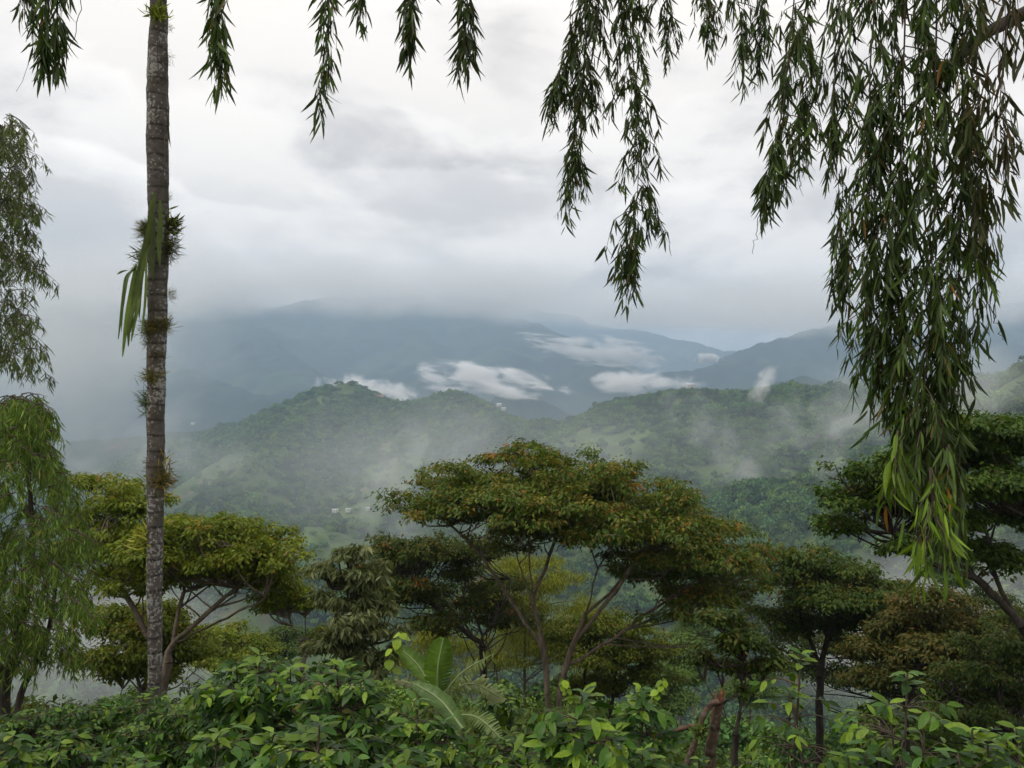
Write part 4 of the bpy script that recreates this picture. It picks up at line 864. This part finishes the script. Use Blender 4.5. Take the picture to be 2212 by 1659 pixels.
weeping_tree('tall grey green weeping tree rising at the left edge', (-60, 1540), 17, fan(-5, 245, 800, lambda t: 45 + 45 * min(1, t * 3) + 14 * math.sin(t * 14), 230, .8), [[(-60, 1600, 0), (-55, 1200, 0), (-40, 800, 0), (-20, 400, 0), (0, 270, 0)]], 61, GG, .19, .11, 8, .2)
weeping_tree('yellow green weeping tree filling the lower left edge', (20, 1560), 13, fan(40, 850, 1450, lambda t: 50 + 100 * min(1, t * 2.2) * (1.05 - .5 * max(0, t - .5)), 420, .9),
             [[(10, 1600, 0), (12, 1480, 0), (40, 1380, 0), (70, 1200, 0), (60, 1000, 0)], [(40, 1600, 0), (45, 1500, .3), (100, 1380, .3), (130, 1200, .3)], [(12, 1480, 0), (-40, 1300, 0)]], 62, YG, .15, .085, 10, .1)

# ------------------------------------------------------------------ the tall bare trunk and what grows on it
TD = 10.7
prof = [(344, -420, 34), (344, -200, 34), (343, 0, 37), (341, 150, 47), (341, 250, 50), (341, 350, 49), (341, 430, 47), (341, 600, 45), (338, 800, 42), (336, 1000, 39), (334, 1200, 36), (334, 1350, 33), (334, 1500, 31), (335, 1700, 32)]
g0 = float(H(P(335, 1600, TD)[0], TD))
TT = empty('tall_trunk_tree', (P(335, 1600, TD)[0], TD, g0), 'tall slender bare trunk with grey lichen patches and tufts growing on it, at the left', 'tree')
ys = np.arange(-420, 1700, 5.0)
cx = np.interp(ys, [p[1] for p in prof], [p[0] for p in prof]) + fbm(ys * .011, ys * 0 + 3.3, 3) * 4.0; cw = np.interp(ys, [p[1] for p in prof], [p[2] for p in prof])
pts = np.array([P(a, b, TD) for a, b in zip(cx, ys)]); ring = (np.abs(((ys + 400 + 9 * fbm(ys * .02, ys * 0, 2)) % 33) - 2) < 2.6) * .0035
rad = W(cw / 2 * .91, TD) * (1 + .02 * fbm(ys * .03, ys * 0 + 8, 3)) + ring
pts = np.vstack((pts, [[pts[-1][0], TD, g0 - .3]])); rad = np.append(rad, rad[-1] * 1.15)
v, f = polytube(pts, rad, 20); mesh_obj('trunk', v, f, M_LICHEN, TT, None, True)
M_TUFT = leaf_mat('tuft_leaf', .8, .1, .1); M_STRAP = leaf_mat('strap_leaf', .45, .4, .25)
def tuft(label, x, y, rpx, n, pal, dy=0.0, side=0.0, squash=1.0, width=.045, name='epiphyte_tuft', up=.0):
    """bristling tuft on the bark; side -1 left edge, +1 right edge, 0 facing the camera"""
    c = P(x - side * 4.5, y, TD); c[1] += dy - (W(20, TD) * (1 - abs(side))) ; r_ = np.random.default_rng(int(x * 7 + y)); rr_ = W(rpx, TD) * 1.12; n = int(n * 1.7)
    o = np.array((side, -.6, .25)); d = nrm(r_.normal(size=(n, 3)) + o * .7 + np.array((0, 0, up))); t, f = lance_leaf(1, width, 2, .25, .3)
    c0 = c - nrm(o) * rr_ * .15 + r_.normal(0, rr_ * .28, (n, 3)) * np.array((1, .6, squash))
    col = pal_pick(pal, n, r_) * r_.uniform(.7, 1.3, (n, 1))
    ob = mesh_obj(name, place(t, c0, basis(d, r_.normal(size=(n, 3))), r_.uniform(.55, 1.0, n) * rr_), rep_faces(f, n, len(t)), M_TUFT, None, np.repeat(col, len(t), 0))
    tag(ob, label, 'epiphyte', 'plants growing on the tall trunk'); return ob
TG = [((.09, .095, .07), 4), ((.14, .15, .10), 3), ((.055, .055, .04), 3)]
TB = [((.08, .07, .04), 4), ((.115, .105, .05), 3), ((.12, .13, .05), 2), ((.05, .042, .028), 3)]
YB = [((.16, .20, .03), 3), ((.22, .25, .04), 3), ((.11, .15, .03), 3)]
tuft('yellow green rosette near the top of the tall trunk', 350, 42, 27, 70, YB, width=.13, up=.8)
tuft('small dark fern right of the yellow green rosette on the trunk', 371, 62, 12, 40, TB, side=.8)
tuft('little dark fern on the upper right edge of the trunk', 369, 126, 14, 46, TB, side=1, squash=1.6)
tuft('tiny bristly tuft on the right edge of the trunk', 366, 424, 11, 70, TG, side=1)
tuft('round grey bristly tuft on the left edge of the trunk', 314, 498, 27, 320, TG, side=-1)
tuft('leafy green clump high on the right edge, above the grey tufts', 374, 488, 24, 120, [((.09, .11, .04), 3), ((.14, .16, .06), 2), ((.05, .06, .025), 3)], side=1, width=.16, squash=1.4)
tuft('large grey bristly tuft on the right edge of the trunk', 368, 535, 28, 380, TG, side=.8, squash=1.5)
tuft('loose spiky clump on the left edge under the round grey tuft', 306, 556, 26, 130, [((.08, .10, .04), 3), ((.12, .13, .06), 2), ((.05, .055, .03), 3)], side=-1, width=.08, squash=1.4)
tuft('small hanging fern on the right edge, halfway down', 371, 636, 17, 80, TB, side=1, squash=1.3)
tuft('brown tuft on the left half of the mossy ring', 325, 712, 26, 260, TB, side=-.6)
tuft('greenish tuft on the right half of the mossy ring', 357, 702, 25, 260, TB, side=.6)
tuft('brown tuft in the middle of the mossy ring', 340, 706, 24, 200, TB, squash=.7)
tuft('ragged moss patch on the left edge under the mossy ring', 316, 738, 17, 120, TB, side=-1)
tuft('flat dark tuft on the front of the trunk below the mossy ring', 347, 768, 19, 150, TB, side=.4, squash=.5)
tuft('brown tuft across the front, second below the mossy ring', 335, 812, 24, 190, TB, squash=.4)
tuft('dark spiky green tuft on the left edge, lower half', 320, 868, 27, 300, [((.03, .05, .02), 4), ((.06, .085, .03), 3), ((.04, .04, .025), 3)], side=-.9, squash=1.3)
tuft('small tuft on the left edge low on the trunk', 319, 1000, 15, 90, TB, side=-.9)
tuft('dry brown tuft on the right edge low on the trunk', 356, 1034, 32, 280, [((.10, .075, .04), 4), ((.075, .08, .035), 3), ((.15, .10, .05), 1)], side=.7)
tuft('yellowish flower stalks above the dry brown tuft', 366, 1000, 22, 16, [((.22, .2, .05), 3), ((.08, .06, .03), 3)], side=.7, up=1.6, width=.1)
tuft('pale yellow spiky rosette on the left edge above the coffee shrubs', 306, 1160, 34, 64, [((.26, .26, .09), 3), ((.18, .2, .06), 3), ((.12, .13, .04), 2)], side=-1, width=.12, up=.35)
# strap leaved fern hanging down the trunk
SF = empty('strap_fern', P(345, 445, TD) + np.array((0, -.2, 0)), 'plant with long hanging strap leaves on the upper half of the trunk', 'epiphyte', 'plants growing on the tall trunk')
straps = [[(352, 425), (344, 480), (335, 540), (318, 590)], [(344, 440), (338, 520), (325, 600), (318, 690)], [(362, 440), (362, 490), (360, 540), (362, 580)], [(335, 500), (322, 570), (308, 640), (300, 720)],
          [(318, 570), (298, 600), (284, 660), (282, 720)], [(312, 575), (300, 640), (292, 700), (284, 772)], [(318, 590), (312, 650), (300, 700), (296, 750)], [(322, 600), (318, 660), (308, 700), (303, 740)], [(315, 590), (290, 590), (272, 598)],
          [(335, 560), (335, 620), (330, 670), (322, 730)], [(350, 480), (346, 550), (348, 610)], [(312, 585), (294, 600), (288, 630), (275, 735)]]
r_ = np.random.default_rng(70)
for s in straps:
    q = spline([P(x, y, TD) + np.array((0, -.22 - .05 * r_.uniform(), 0)) for x, y in s], 12); t = np.linspace(0, 1, 12); w = W(5.2, TD) * np.sin(np.pi * np.clip(t * .9 + .08, 0, 1)) ** .6
    nx = np.array((1., r_.normal(0, .5), 0)); nx /= np.linalg.norm(nx)
    v = np.concatenate([[a - nx * b, a + np.array((0, -.006, 0)), a + nx * b] for a, b in zip(q, w)]); f = []
    for i in range(11): f += [(3 * i, 3 * i + 1, 3 * i + 4, 3 * i + 3), (3 * i + 1, 3 * i + 2, 3 * i + 5, 3 * i + 4)]
    c = np.array((.055, .085, .022)) * r_.uniform(.7, 1.5); mesh_obj('strap_leaf', v, np.array(f), M_STRAP, SF, np.tile(c, (len(v), 1)), True)
VN = empty('climbing_vine', P(352, 150, TD) + np.array((0, -.17, 0)), 'thin dark vine running down the upper trunk, with one long drooping leaf', 'vine')
q = spline([P(x, y, TD) + np.array((0, -.16, 0)) for x, y in [(361, -60), (356, 40), (351, 120), (357, 190), (364, 250), (367, 320), (366, 360), (358, 400), (345, 450)]], 40); v, f = polytube(q, np.full(40, .0055), 6); mesh_obj('stem', v, f, M_TWIG, VN, None, True)
t, f = lance_leaf(.46, .10, 5, .05, .2, .0); p0 = P(370, 250, TD) + np.array((0, -.1, 0)); ax = nrm(np.array([[.03, 0, -1.]])); mesh_obj('leaf', place(t, p0[None], basis(ax, np.array([[-.8, -.6, 0]])), [1]), f, M_STRAP, VN, np.tile((.035, .045, .02), (len(t), 1)), True)

# ------------------------------------------------------------------ banana
M_BAN = leaf_mat('banana_leaf', .42, .4, .3)
BD = 8.6
bg = P(955, 1600, BD); BN = empty('banana_plant', (bg[0], BD, float(H(bg[0], BD))), 'banana plant with one upright pale green leaf among the coffee shrubs', 'banana plant')
q = spline([(bg[0], BD, float(H(bg[0], BD)) - .2), P(952, 1560, BD), P(948, 1490, BD)], 10); v, f = polytube(q, np.linspace(.09, .045, 10), 10); mesh_obj('pseudostem', v, f, plain_mat('banana_stem', (.11, .13, .05)), BN, None, True)
def banana_leaf(pts, wpx, normal, col, torn=0.0, fold=.25, seed=0, nseg=26):
    r_ = np.random.default_rng(seed); q = spline([P(x, y, BD + dd) for x, y, dd in pts], nseg); ax = nrm(np.gradient(q, axis=0)); nv = np.tile(np.array(normal, float), (nseg, 1))
    sd = nrm(np.cross(ax, nv)); up = np.cross(sd, ax); t = np.linspace(0, 1, nseg); w = W(wpx / 2, BD) * np.clip(np.sin(np.pi * np.clip(t * .93 + .06, 0, 1)), 0, 1) ** .5
    leaf = None
    for sgn in (-1, 1):
        v, f = [], []
        for i in range(nseg - 1):
            # each strip between two side veins; torn leaves gape between strips
            gap = torn * r_.uniform(.1, .9); n0 = len(v); ri = r_.normal(0, .010 + .05 * torn); dr = torn * r_.uniform(0, .5)
            for k in range(4):
                fr = k / 3
                for a, e in ((i, 0), (i + 1, 1)):
                    base = q[a] + (q[i] - q[a]) * (gap * fr * .5 if e else 0)
                    vein = ax[a] * w[a] * .28 * fr
                    rp = .011 * (1 if e else -1) * fr
                    v.append(base + vein + sd[a] * sgn * w[a] * fr + up[a] * (fold * w[a] * fr * (1 - fr * .7) + ri * fr + rp) + np.array((0, 0, -dr * w[a] * fr)))
            for k in range(3): f.append((n0 + 2 * k, n0 + 2 * k + 1, n0 + 2 * k + 3, n0 + 2 * k + 2))
        c = np.array(col) * np.repeat(r_.uniform(.88, 1.12, (nseg - 1, 1)), 8, 0)
        o = mesh_obj('leaf' if sgn < 0 else 'leaf_side', np.array(v), np.array(f), M_BAN, BN if sgn < 0 else leaf, c, True)
        if sgn < 0: leaf = o
    v, f = polytube(q + up * .004, np.linspace(.014, .004, nseg), 6); mesh_obj('midrib', v, f, plain_mat('midrib', (.20, .26, .10)), leaf, None, True)
banana_leaf([(945, 1510, 0), (946, 1440, 0), (958, 1378, .1)], 60, (0.1, -1, .15), (.072, .135, .04), 0.04, .15, 1)
banana_leaf([(938, 1500, 0), (905, 1440, .2), (864, 1400, .3)], 44, (.5, -1, .5), (.075, .13, .045), .1, .3, 2)
banana_leaf([(955, 1505, 0), (1000, 1452, 0), (1068, 1412, -.1)], 40, (-.6, -.7, .8), (.10, .13, .075), .7, .5, 3)
banana_leaf([(1000, 1575, -.8), (950, 1512, -.5), (890, 1474, -.2)], 38, (.3, -1, .9), (.062, .115, .045), .04, .25, 4)
banana_leaf([(985, 1545, -.3), (1030, 1550, -.5), (1080, 1592, -.7)], 48, (.2, -.7, 1), (.09, .13, .07), .06, .25, 5)
banana_leaf([(960, 1500, 0), (1020, 1478, .1), (1090, 1512, .1)], 46, (0, -.5, 1), (.11, .135, .085), .8, .5, 6)
banana_leaf([(940, 1510, 0), (890, 1478, 0), (850, 1468, .1)], 34, (.2, -.6, 1), (.12, .14, .10), .8, .5, 7)

# ------------------------------------------------------------------ broken stump
M_STUMP = bark_mat('red_bark', (.075, .05, .032), (.16, .105, .072), 14, (1, 1, .35), .9, .25, (.35, .34, .31)); M_RAW = plain_mat('raw_wood', (.22, .09, .045), .9)
SD = 6.0; sb = P(1535, 1640, SD); ST = empty('broken_stump', (sb[0], SD, float(H(sb[0], SD))), 'reddish brown broken trunk with its snapped limb hanging to the left', 'tree stump')
q = spline([(sb[0] - .02, SD, float(H(sb[0], SD)) - .2), P(1533, 1659, SD), P(1541, 1590, SD), P(1548, 1540, SD), P(1553, 1508, SD)], 22)
v, f = polytube(q, np.linspace(.044, .036, 22), 14); r_ = np.random.default_rng(5)
v[-14:, 2] += r_.uniform(-.05, .035, 14); v[:-14] += r_.normal(0, .0025, v[:-14].shape)
mesh_obj('trunk', v, f, M_STUMP, ST, None, True)
n = 26; top = P(1553, 1514, SD); t, f = lance_leaf(1, .16, 1, .02, .3); dv = nrm(np.array((-.15, 0, 1.)) + r_.normal(0, .22, (n, 3)))
mesh_obj('splintered_top', place(t, top + r_.normal(0, .018, (n, 3)) * np.array((1, 1, .8)), basis(dv, r_.normal(size=(n, 3))), r_.uniform(.04, .10, n)), rep_faces(f, n, len(t)), M_RAW, ST)['kind'] = 'stuff'
for pl, r0, r1 in (([(1553, 1516), (1536, 1522), (1520, 1545), (1508, 1580), (1503, 1602)], .024, .018), ([(1512, 1568), (1480, 1572), (1450, 1585), (1425, 1604)], .022, .012), ([(1503, 1598), (1488, 1640), (1470, 1690)], .025, .022)):
    q = spline([P(x, y, SD - .06) for x, y in pl], 16); v, f = polytube(q, np.linspace(r0, r1, 16), 9); v += r_.normal(0, .0018, v.shape); mesh_obj('limb', v, f, M_STUMP, ST, None, True)
n = 90; pos = P(1512, 1582, SD - .10) + r_.normal(0, .012, (n, 3)); t, f = lance_leaf(.07, .018, 2, .3, .2)
fe = mesh_obj('fern_tuft', place(t, pos, basis(nrm(r_.normal(size=(n, 3)) + np.array((0, -.4, .1))), r_.normal(size=(n, 3))), r_.uniform(.6, 1.3, n)), rep_faces(f, n, len(t)), M_TUFT, None, np.repeat(pal_pick([((.07, .10, .04), 3), ((.09, .085, .04), 1), ((.045, .065, .03), 3)], n, r_), len(t), 0))
tag(fe, 'small fern tuft growing on the snapped limb of the stump', 'fern')

# ------------------------------------------------------------------ coffee shrubs and low growth
COF = [((.018, .046, .014), 5), ((.030, .075, .018), 5), ((.055, .112, .022), 3), ((.10, .16, .028), 1.0), ((.12, .11, .03), .2)]
COFB = [((.036, .085, .018), 4), ((.065, .13, .024), 4), ((.11, .175, .028), 2), ((.018, .045, .013), 4), ((.16, .14, .03), .3)]
YOUNG = np.array((.13, .19, .032))
COF_T = [lance_leaf(1, .40, 6, d_, .18, s_, .012, .48) for d_, s_ in ((.22, .03), (.35, -.04), (.12, .05), (.45, 0))]
COF_S = [lance_leaf(1, .40, 2, d_, .2, s_, .0, .46) for d_, s_ in ((.22, .03), (.35, -.04), (.12, .05), (.45, 0))]
M_BERRY = plain_mat('green_berry', (.17, .22, .05), .4)
shrub_no = 0
def shrub(label, x, ytop, d, wpx, leafL, nbr, pal, nobj=100, key='cof', sparse=0.0, berries=0, hgt=None, name='coffee_shrub', cat='shrub', bright=.0, group='coffee shrubs in the foreground'):
    global shrub_no
    shrub_no += 1; r_ = np.random.default_rng(900 + shrub_no)
    leafL *= r_.uniform(.72, .92); nbr = int(nbr * 1.25); top = P(x, ytop, d); gz = float(H(top[0], d)); rw = W(wpx / 2, d); root = empty(name, (top[0], d, gz), label, cat, group)
    hh = top[2] - gz; stems = r_.integers(2, 4)
    A, B, ra, rb = [], [], [], []; LP, LA, LU, LS, LC = [], [], [], [], []
    for s in range(stems):
        b0 = np.array((top[0] + r_.normal(0, rw * .15), d + r_.normal(0, rw * .15), gz - .1)); tp = np.array((top[0] + r_.normal(0, rw * .45), d + r_.normal(0, rw * .35), gz + hh * r_.uniform(.85, .97)))
        if s == 0: tp[:2] = top[:2]; tp[2] = top[2] - leafL * .3
        q = spline([b0, (b0 + tp) / 2 + r_.normal(0, .06, 3), tp], 12); A += list(q[:-1]); B += list(q[1:]); rr_ = np.linspace(.012, .005, 12); ra += list(rr_[:-1]); rb += list(rr_[1:])
        lo = max(0, 1 - 1.15 / max(hh, .1))
        for w_ in range(9):
            a_ = w_ * 2.4; LP.append(q[-1] - np.array((0, 0, .03 * (w_ // 3)))); LA.append(np.array((math.cos(a_), math.sin(a_), r_.uniform(-.2, .7)))); LU.append(np.array((0, -.15, 1.)) + r_.normal(0, .2, 3)); LS.append(leafL * r_.uniform(.6, 1.1)); LC.append(1.1)
        for k in range(int(nbr * 1.35) // stems):
            u = lo + (1 - lo) * r_.uniform(0, 1) ** .55; p0 = q[min(11, int(u * 11))]
            az = r_.uniform(0, 2 * math.pi); dirh = np.array((math.cos(az), math.sin(az), 0)); t_ = (u - lo) / (1 - lo + 1e-6)
            ln = rw * (1.1 - .5 * t_ ** 2) * r_.uniform(.5, 1.1)
            rise = .25 + .5 * t_; p1 = p0 + dirh * ln * .55 + np.array((0, 0, ln * .30 * rise)); p2 = p0 + dirh * ln + np.array((0, 0, ln * (rise * .25 - .32 * (1 - t_))))
            nb = max(5, int(ln / (leafL * .33))); g = spline([p0, p1, p2], nb + 1)
            A += list(g[:-1]); B += list(g[1:]); rr_ = np.linspace(.0045, .0018, nb + 1); ra += list(rr_[:-1]); rb += list(rr_[1:])
            for i in range(1, nb + 1):
                fr = i / nb
                if fr < (.25 + .6 * sparse) or r_.uniform() < .12: continue
                fw = nrm(g[i] - g[i - 1]); sd = nrm(np.cross(fw, (0, 0, 1.)))
                tipn = 3 if i == nb else 2
                for m_ in range(tipn):
                    sg = (-1, 1, 0)[m_]; ax = sd * sg * r_.uniform(.7, 1.1) + fw * r_.uniform(.35, .9) + np.array((0, 0, r_.uniform(-1.0, .25) + .35 * (i == nb)))
                    LP.append(g[i]); LA.append(ax); LU.append(np.array((0, -.15, 1.)) + r_.normal(0, .42, 3)); LS.append(leafL * r_.uniform(.6, 1.2) * (.75 if i >= nb - 1 else 1))
                    LC.append(fr * .6 + .4 * t_ + r_.normal(0, .15))
    v, f = tubes(np.array(A), np.array(B), np.array(ra), np.array(rb), 4); mesh_obj('branches', v, f, M_TWIG, root, None, True)['kind'] = 'stuff'
    LP, LA, LU, LS, LC = np.array(LP), nrm(np.array(LA)), np.array(LU), np.array(LS), np.array(LC)
    rot = basis(LA, LU); rel = LP - np.array((top[0], d, gz + hh * .75)); score = rel[:, 2] * .8 - rel[:, 1] + r_.normal(0, .08, len(LP)); od = np.argsort(-score); ob, rest = od[:nobj], od[nobj:]
    pv = leaf_variants(key, COF_T, pal + [(tuple(YOUNG), 2.6 + 3 * bright)], M_COFFEE, 22, 31)
    leaf_objects(root, pv, LP[ob], rot[ob], LS[ob], r_)
    if len(rest):
        c = pal_pick(pal, len(rest), r_) * r_.uniform(.75, 1.25, (len(rest), 1)); yg = (LC[rest] > .95)[:, None]; c = np.where(yg, .5 * c + .5 * YOUNG, c)
        t, f = COF_S[shrub_no % 4]
        mesh_obj('foliage', place(t, LP[rest], rot[rest], LS[rest]), rep_faces(f, len(rest), len(t)), M_COFFEE, root, np.repeat(c, len(t), 0), True)['kind'] = 'stuff'
    if berries:
        import bmesh
        bm = bmesh.new(); bmesh.ops.create_icosphere(bm, subdivisions=1, radius=.009); tv = np.array([tuple(q.co) for q in bm.verts]); tf = np.array([[q.index for q in fc.verts] for fc in bm.faces]); bm.free()
        cc = LP[od[:max(40, nobj)]][r_.integers(0, 40, berries)]; pos = np.repeat(cc, 9, 0) + r_.normal(0, .022, (berries * 9, 3)) + np.array((0, -.01, -.02)); n_ = len(pos)
        mesh_obj('berries', place(tv, pos, np.tile(np.eye(3), (n_, 1, 1)), r_.uniform(.7, 1.2, n_)), rep_faces(tf, n_, len(tv)), M_BERRY, root, None, True)['kind'] = 'stuff'
C = shrub
C('tall coffee shrub with glossy leaves right of the bare trunk', 560, 1405, 6.2, 330, .15, 80, COF, 150, berries=3)
C('coffee shrub with pale shoots left of the banana plant', 740, 1420, 5.7, 300, .15, 80, COF, 150, berries=8)
C('coffee shrub at the foot of the bare trunk', 420, 1490, 7.2, 210, .14, 60, COF, 100)
C('coffee shrub in front of the banana plant', 900, 1500, 5.0, 220, .15, 60, COF, 120, berries=6)
C('low coffee shrub at the bottom, left of centre', 470, 1570, 4.9, 300, .14, 70, COF, 120)
C('dark coffee shrub at the bottom below the banana plant', 690, 1545, 4.5, 300, .15, 70, COF, 120, berries=4)
C('coffee shrub at the bottom edge, just left of the central trunks', 880, 1600, 4.1, 260, .15, 50, COF, 100)
C('low shrub between the banana plant and the central trunks', 1090, 1590, 6.6, 200, .11, 60, COF, 90, key='cofs')
C('coffee shrub with yellowing leaves in front of the central trunks', 1260, 1480, 4.5, 260, .16, 60, COFB, 150, key='cofb', berries=6)
C('dark glossy coffee shrub right of the central trunks', 1385, 1475, 5.2, 170, .15, 46, COF, 100)
C('low bright shrub at the bottom edge, below the central trunks', 1140, 1620, 4.6, 230, .12, 55, COFB, 90, key='cofb')
C('low coffee shrub at the bottom, left of the broken stump', 1390, 1605, 4.4, 220, .14, 50, COFB, 90, key='cofb')
C('small bright shrub at the foot of the broken stump', 1510, 1630, 5.2, 150, .12, 40, COFB, 80, key='cofb')
C('low shrub at the bottom right of the forked sapling', 1660, 1625, 5.4, 190, .13, 40, COFB, 80, key='cofb')
C('leggy coffee shrub with bare twigs and leaves at its branch ends', 1730, 1400, 4.3, 270, .14, 34, COFB, 100, key='cofb', sparse=.9)
C('coffee shrub with a dense bright leafy top, lower right', 1960, 1440, 4.0, 300, .15, 44, COFB, 130, key='cofb', sparse=.6)
C('large leaved bright shrub in the bottom right corner', 2100, 1560, 3.4, 250, .15, 40, COFB, 110, key='cofb', bright=.4)
C('twiggy shrub at the bottom edge, right', 1870, 1610, 3.7, 260, .14, 30, COFB, 80, key='cofb', sparse=.9)
C('shrub at the right edge, lower corner', 2195, 1560, 4.6, 150, .13, 34, COFB, 60, key='cofb', sparse=.3)
C('small leaved dark shrub under the weeping tree, leftmost', 60, 1530, 8.5, 230, .11, 80, COF, 90, key='cofs')
C('small leaved shrub below the weeping branches at the left', 190, 1530, 9.0, 240, .11, 90, COF, 90, key='cofs')
C('small leaved shrub left of the bare trunk foot', 310, 1495, 9.2, 180, .11, 80, COF, 90, key='cofs')
C('small leaved shrub in front of the bare trunk foot', 300, 1565, 7.2, 260, .11, 90, COF, 100, key='cofs')
C('dark low shrub in the bottom left, second from the edge', 130, 1595, 6.2, 250, .11, 80, COF, 90, key='cofs')
C('bright leaved plant in the bottom left corner', 30, 1575, 4.6, 120, .14, 40, COFB, 80, key='cofb', bright=.5)
C('low leafy shrub at the bottom, below the bare trunk', 270, 1630, 5.2, 280, .12, 70, COF, 90, key='cofs')
C('bluish green bush beneath the central trunks', 1075, 1475, 11, 130, .15, 70, [((.03, .06, .028), 4), ((.05, .085, .04), 3)], 70, key='blue')
C('dark bush behind the foot of the bare trunk', 410, 1470, 12.5, 110, .14, 50, [((.018, .032, .014), 4), ((.03, .048, .018), 3)], 60, key='dk')

# climbing shoots with round yellow green leaves
ROUND = [lance_leaf(1, .8, 4, .2, .15, 0, 0, .5)]
def shoot(label, pts, d, leafL=.09):
    r_ = np.random.default_rng(int(pts[0][0])); q = spline([P(x, y, d) for x, y in pts], 14); root = empty('climbing_shoot', q[0], label, 'vine', 'climbing shoots over the shrubs')
    v, f = polytube(q, np.linspace(.005, .002, 14), 5); mesh_obj('stem', v, f, plain_mat('shoot', (.12, .16, .04)), root, None, True)
    pos = q[2::1]; n = len(pos); az = np.arange(n) * 2.4; ax = np.stack((np.cos(az), np.sin(az), -r_.uniform(.1, 1.2, n)), 1)
    leaf_objects(root, leaf_variants('round', ROUND, [((.13, .19, .03), 3), ((.17, .23, .035), 2), ((.09, .14, .025), 2)], M_COFFEE, 8, 5), pos, basis(nrm(ax), np.tile((0, -.4, 1.), (n, 1))), r_.uniform(.7, 1.2, n) * leafL, r_)
shoot('yellow green climbing shoot left of the banana leaf', [(850, 1470), (842, 1420), (862, 1380), (868, 1365)], 6.0, .085)
shoot('yellow green climbing shoot over the shrub in front of the central trunks', [(1240, 1520), (1225, 1490), (1215, 1465)], 4.5, .05)
shoot('yellow green climbing shoot on the dark glossy shrub', [(1400, 1520), (1425, 1490), (1435, 1465)], 5.0, .055)

# undergrowth covering the slope
r_ = np.random.default_rng(321); n = 9000
ux, uy = [], []
rr_ = 3.2 + 30 * r_.uniform(0, 1, n) ** 1.6; aa = r_.uniform(R(-44), R(44), n); ux, uy = rr_ * np.sin(aa), rr_ * np.cos(aa)
uz = H(ux, uy) + np.abs(r_.normal(0, .22, n)) * (1 + .8 * fbm(ux * .5, uy * .5, 2)) + .05
leaf_cloud('undergrowth', None, np.stack((ux, uy, uz), 1), None, r_, .16, .075, 8, [((.022, .040, .013), 4), ((.035, .062, .016), 4), ((.06, .09, .022), 1.5), ((.07, .055, .025), .6)], M_LEAF, (-.3, 1.2), .16)
bpy.data.objects['undergrowth']['label'] = 'low green undergrowth covering the slope under the shrubs'
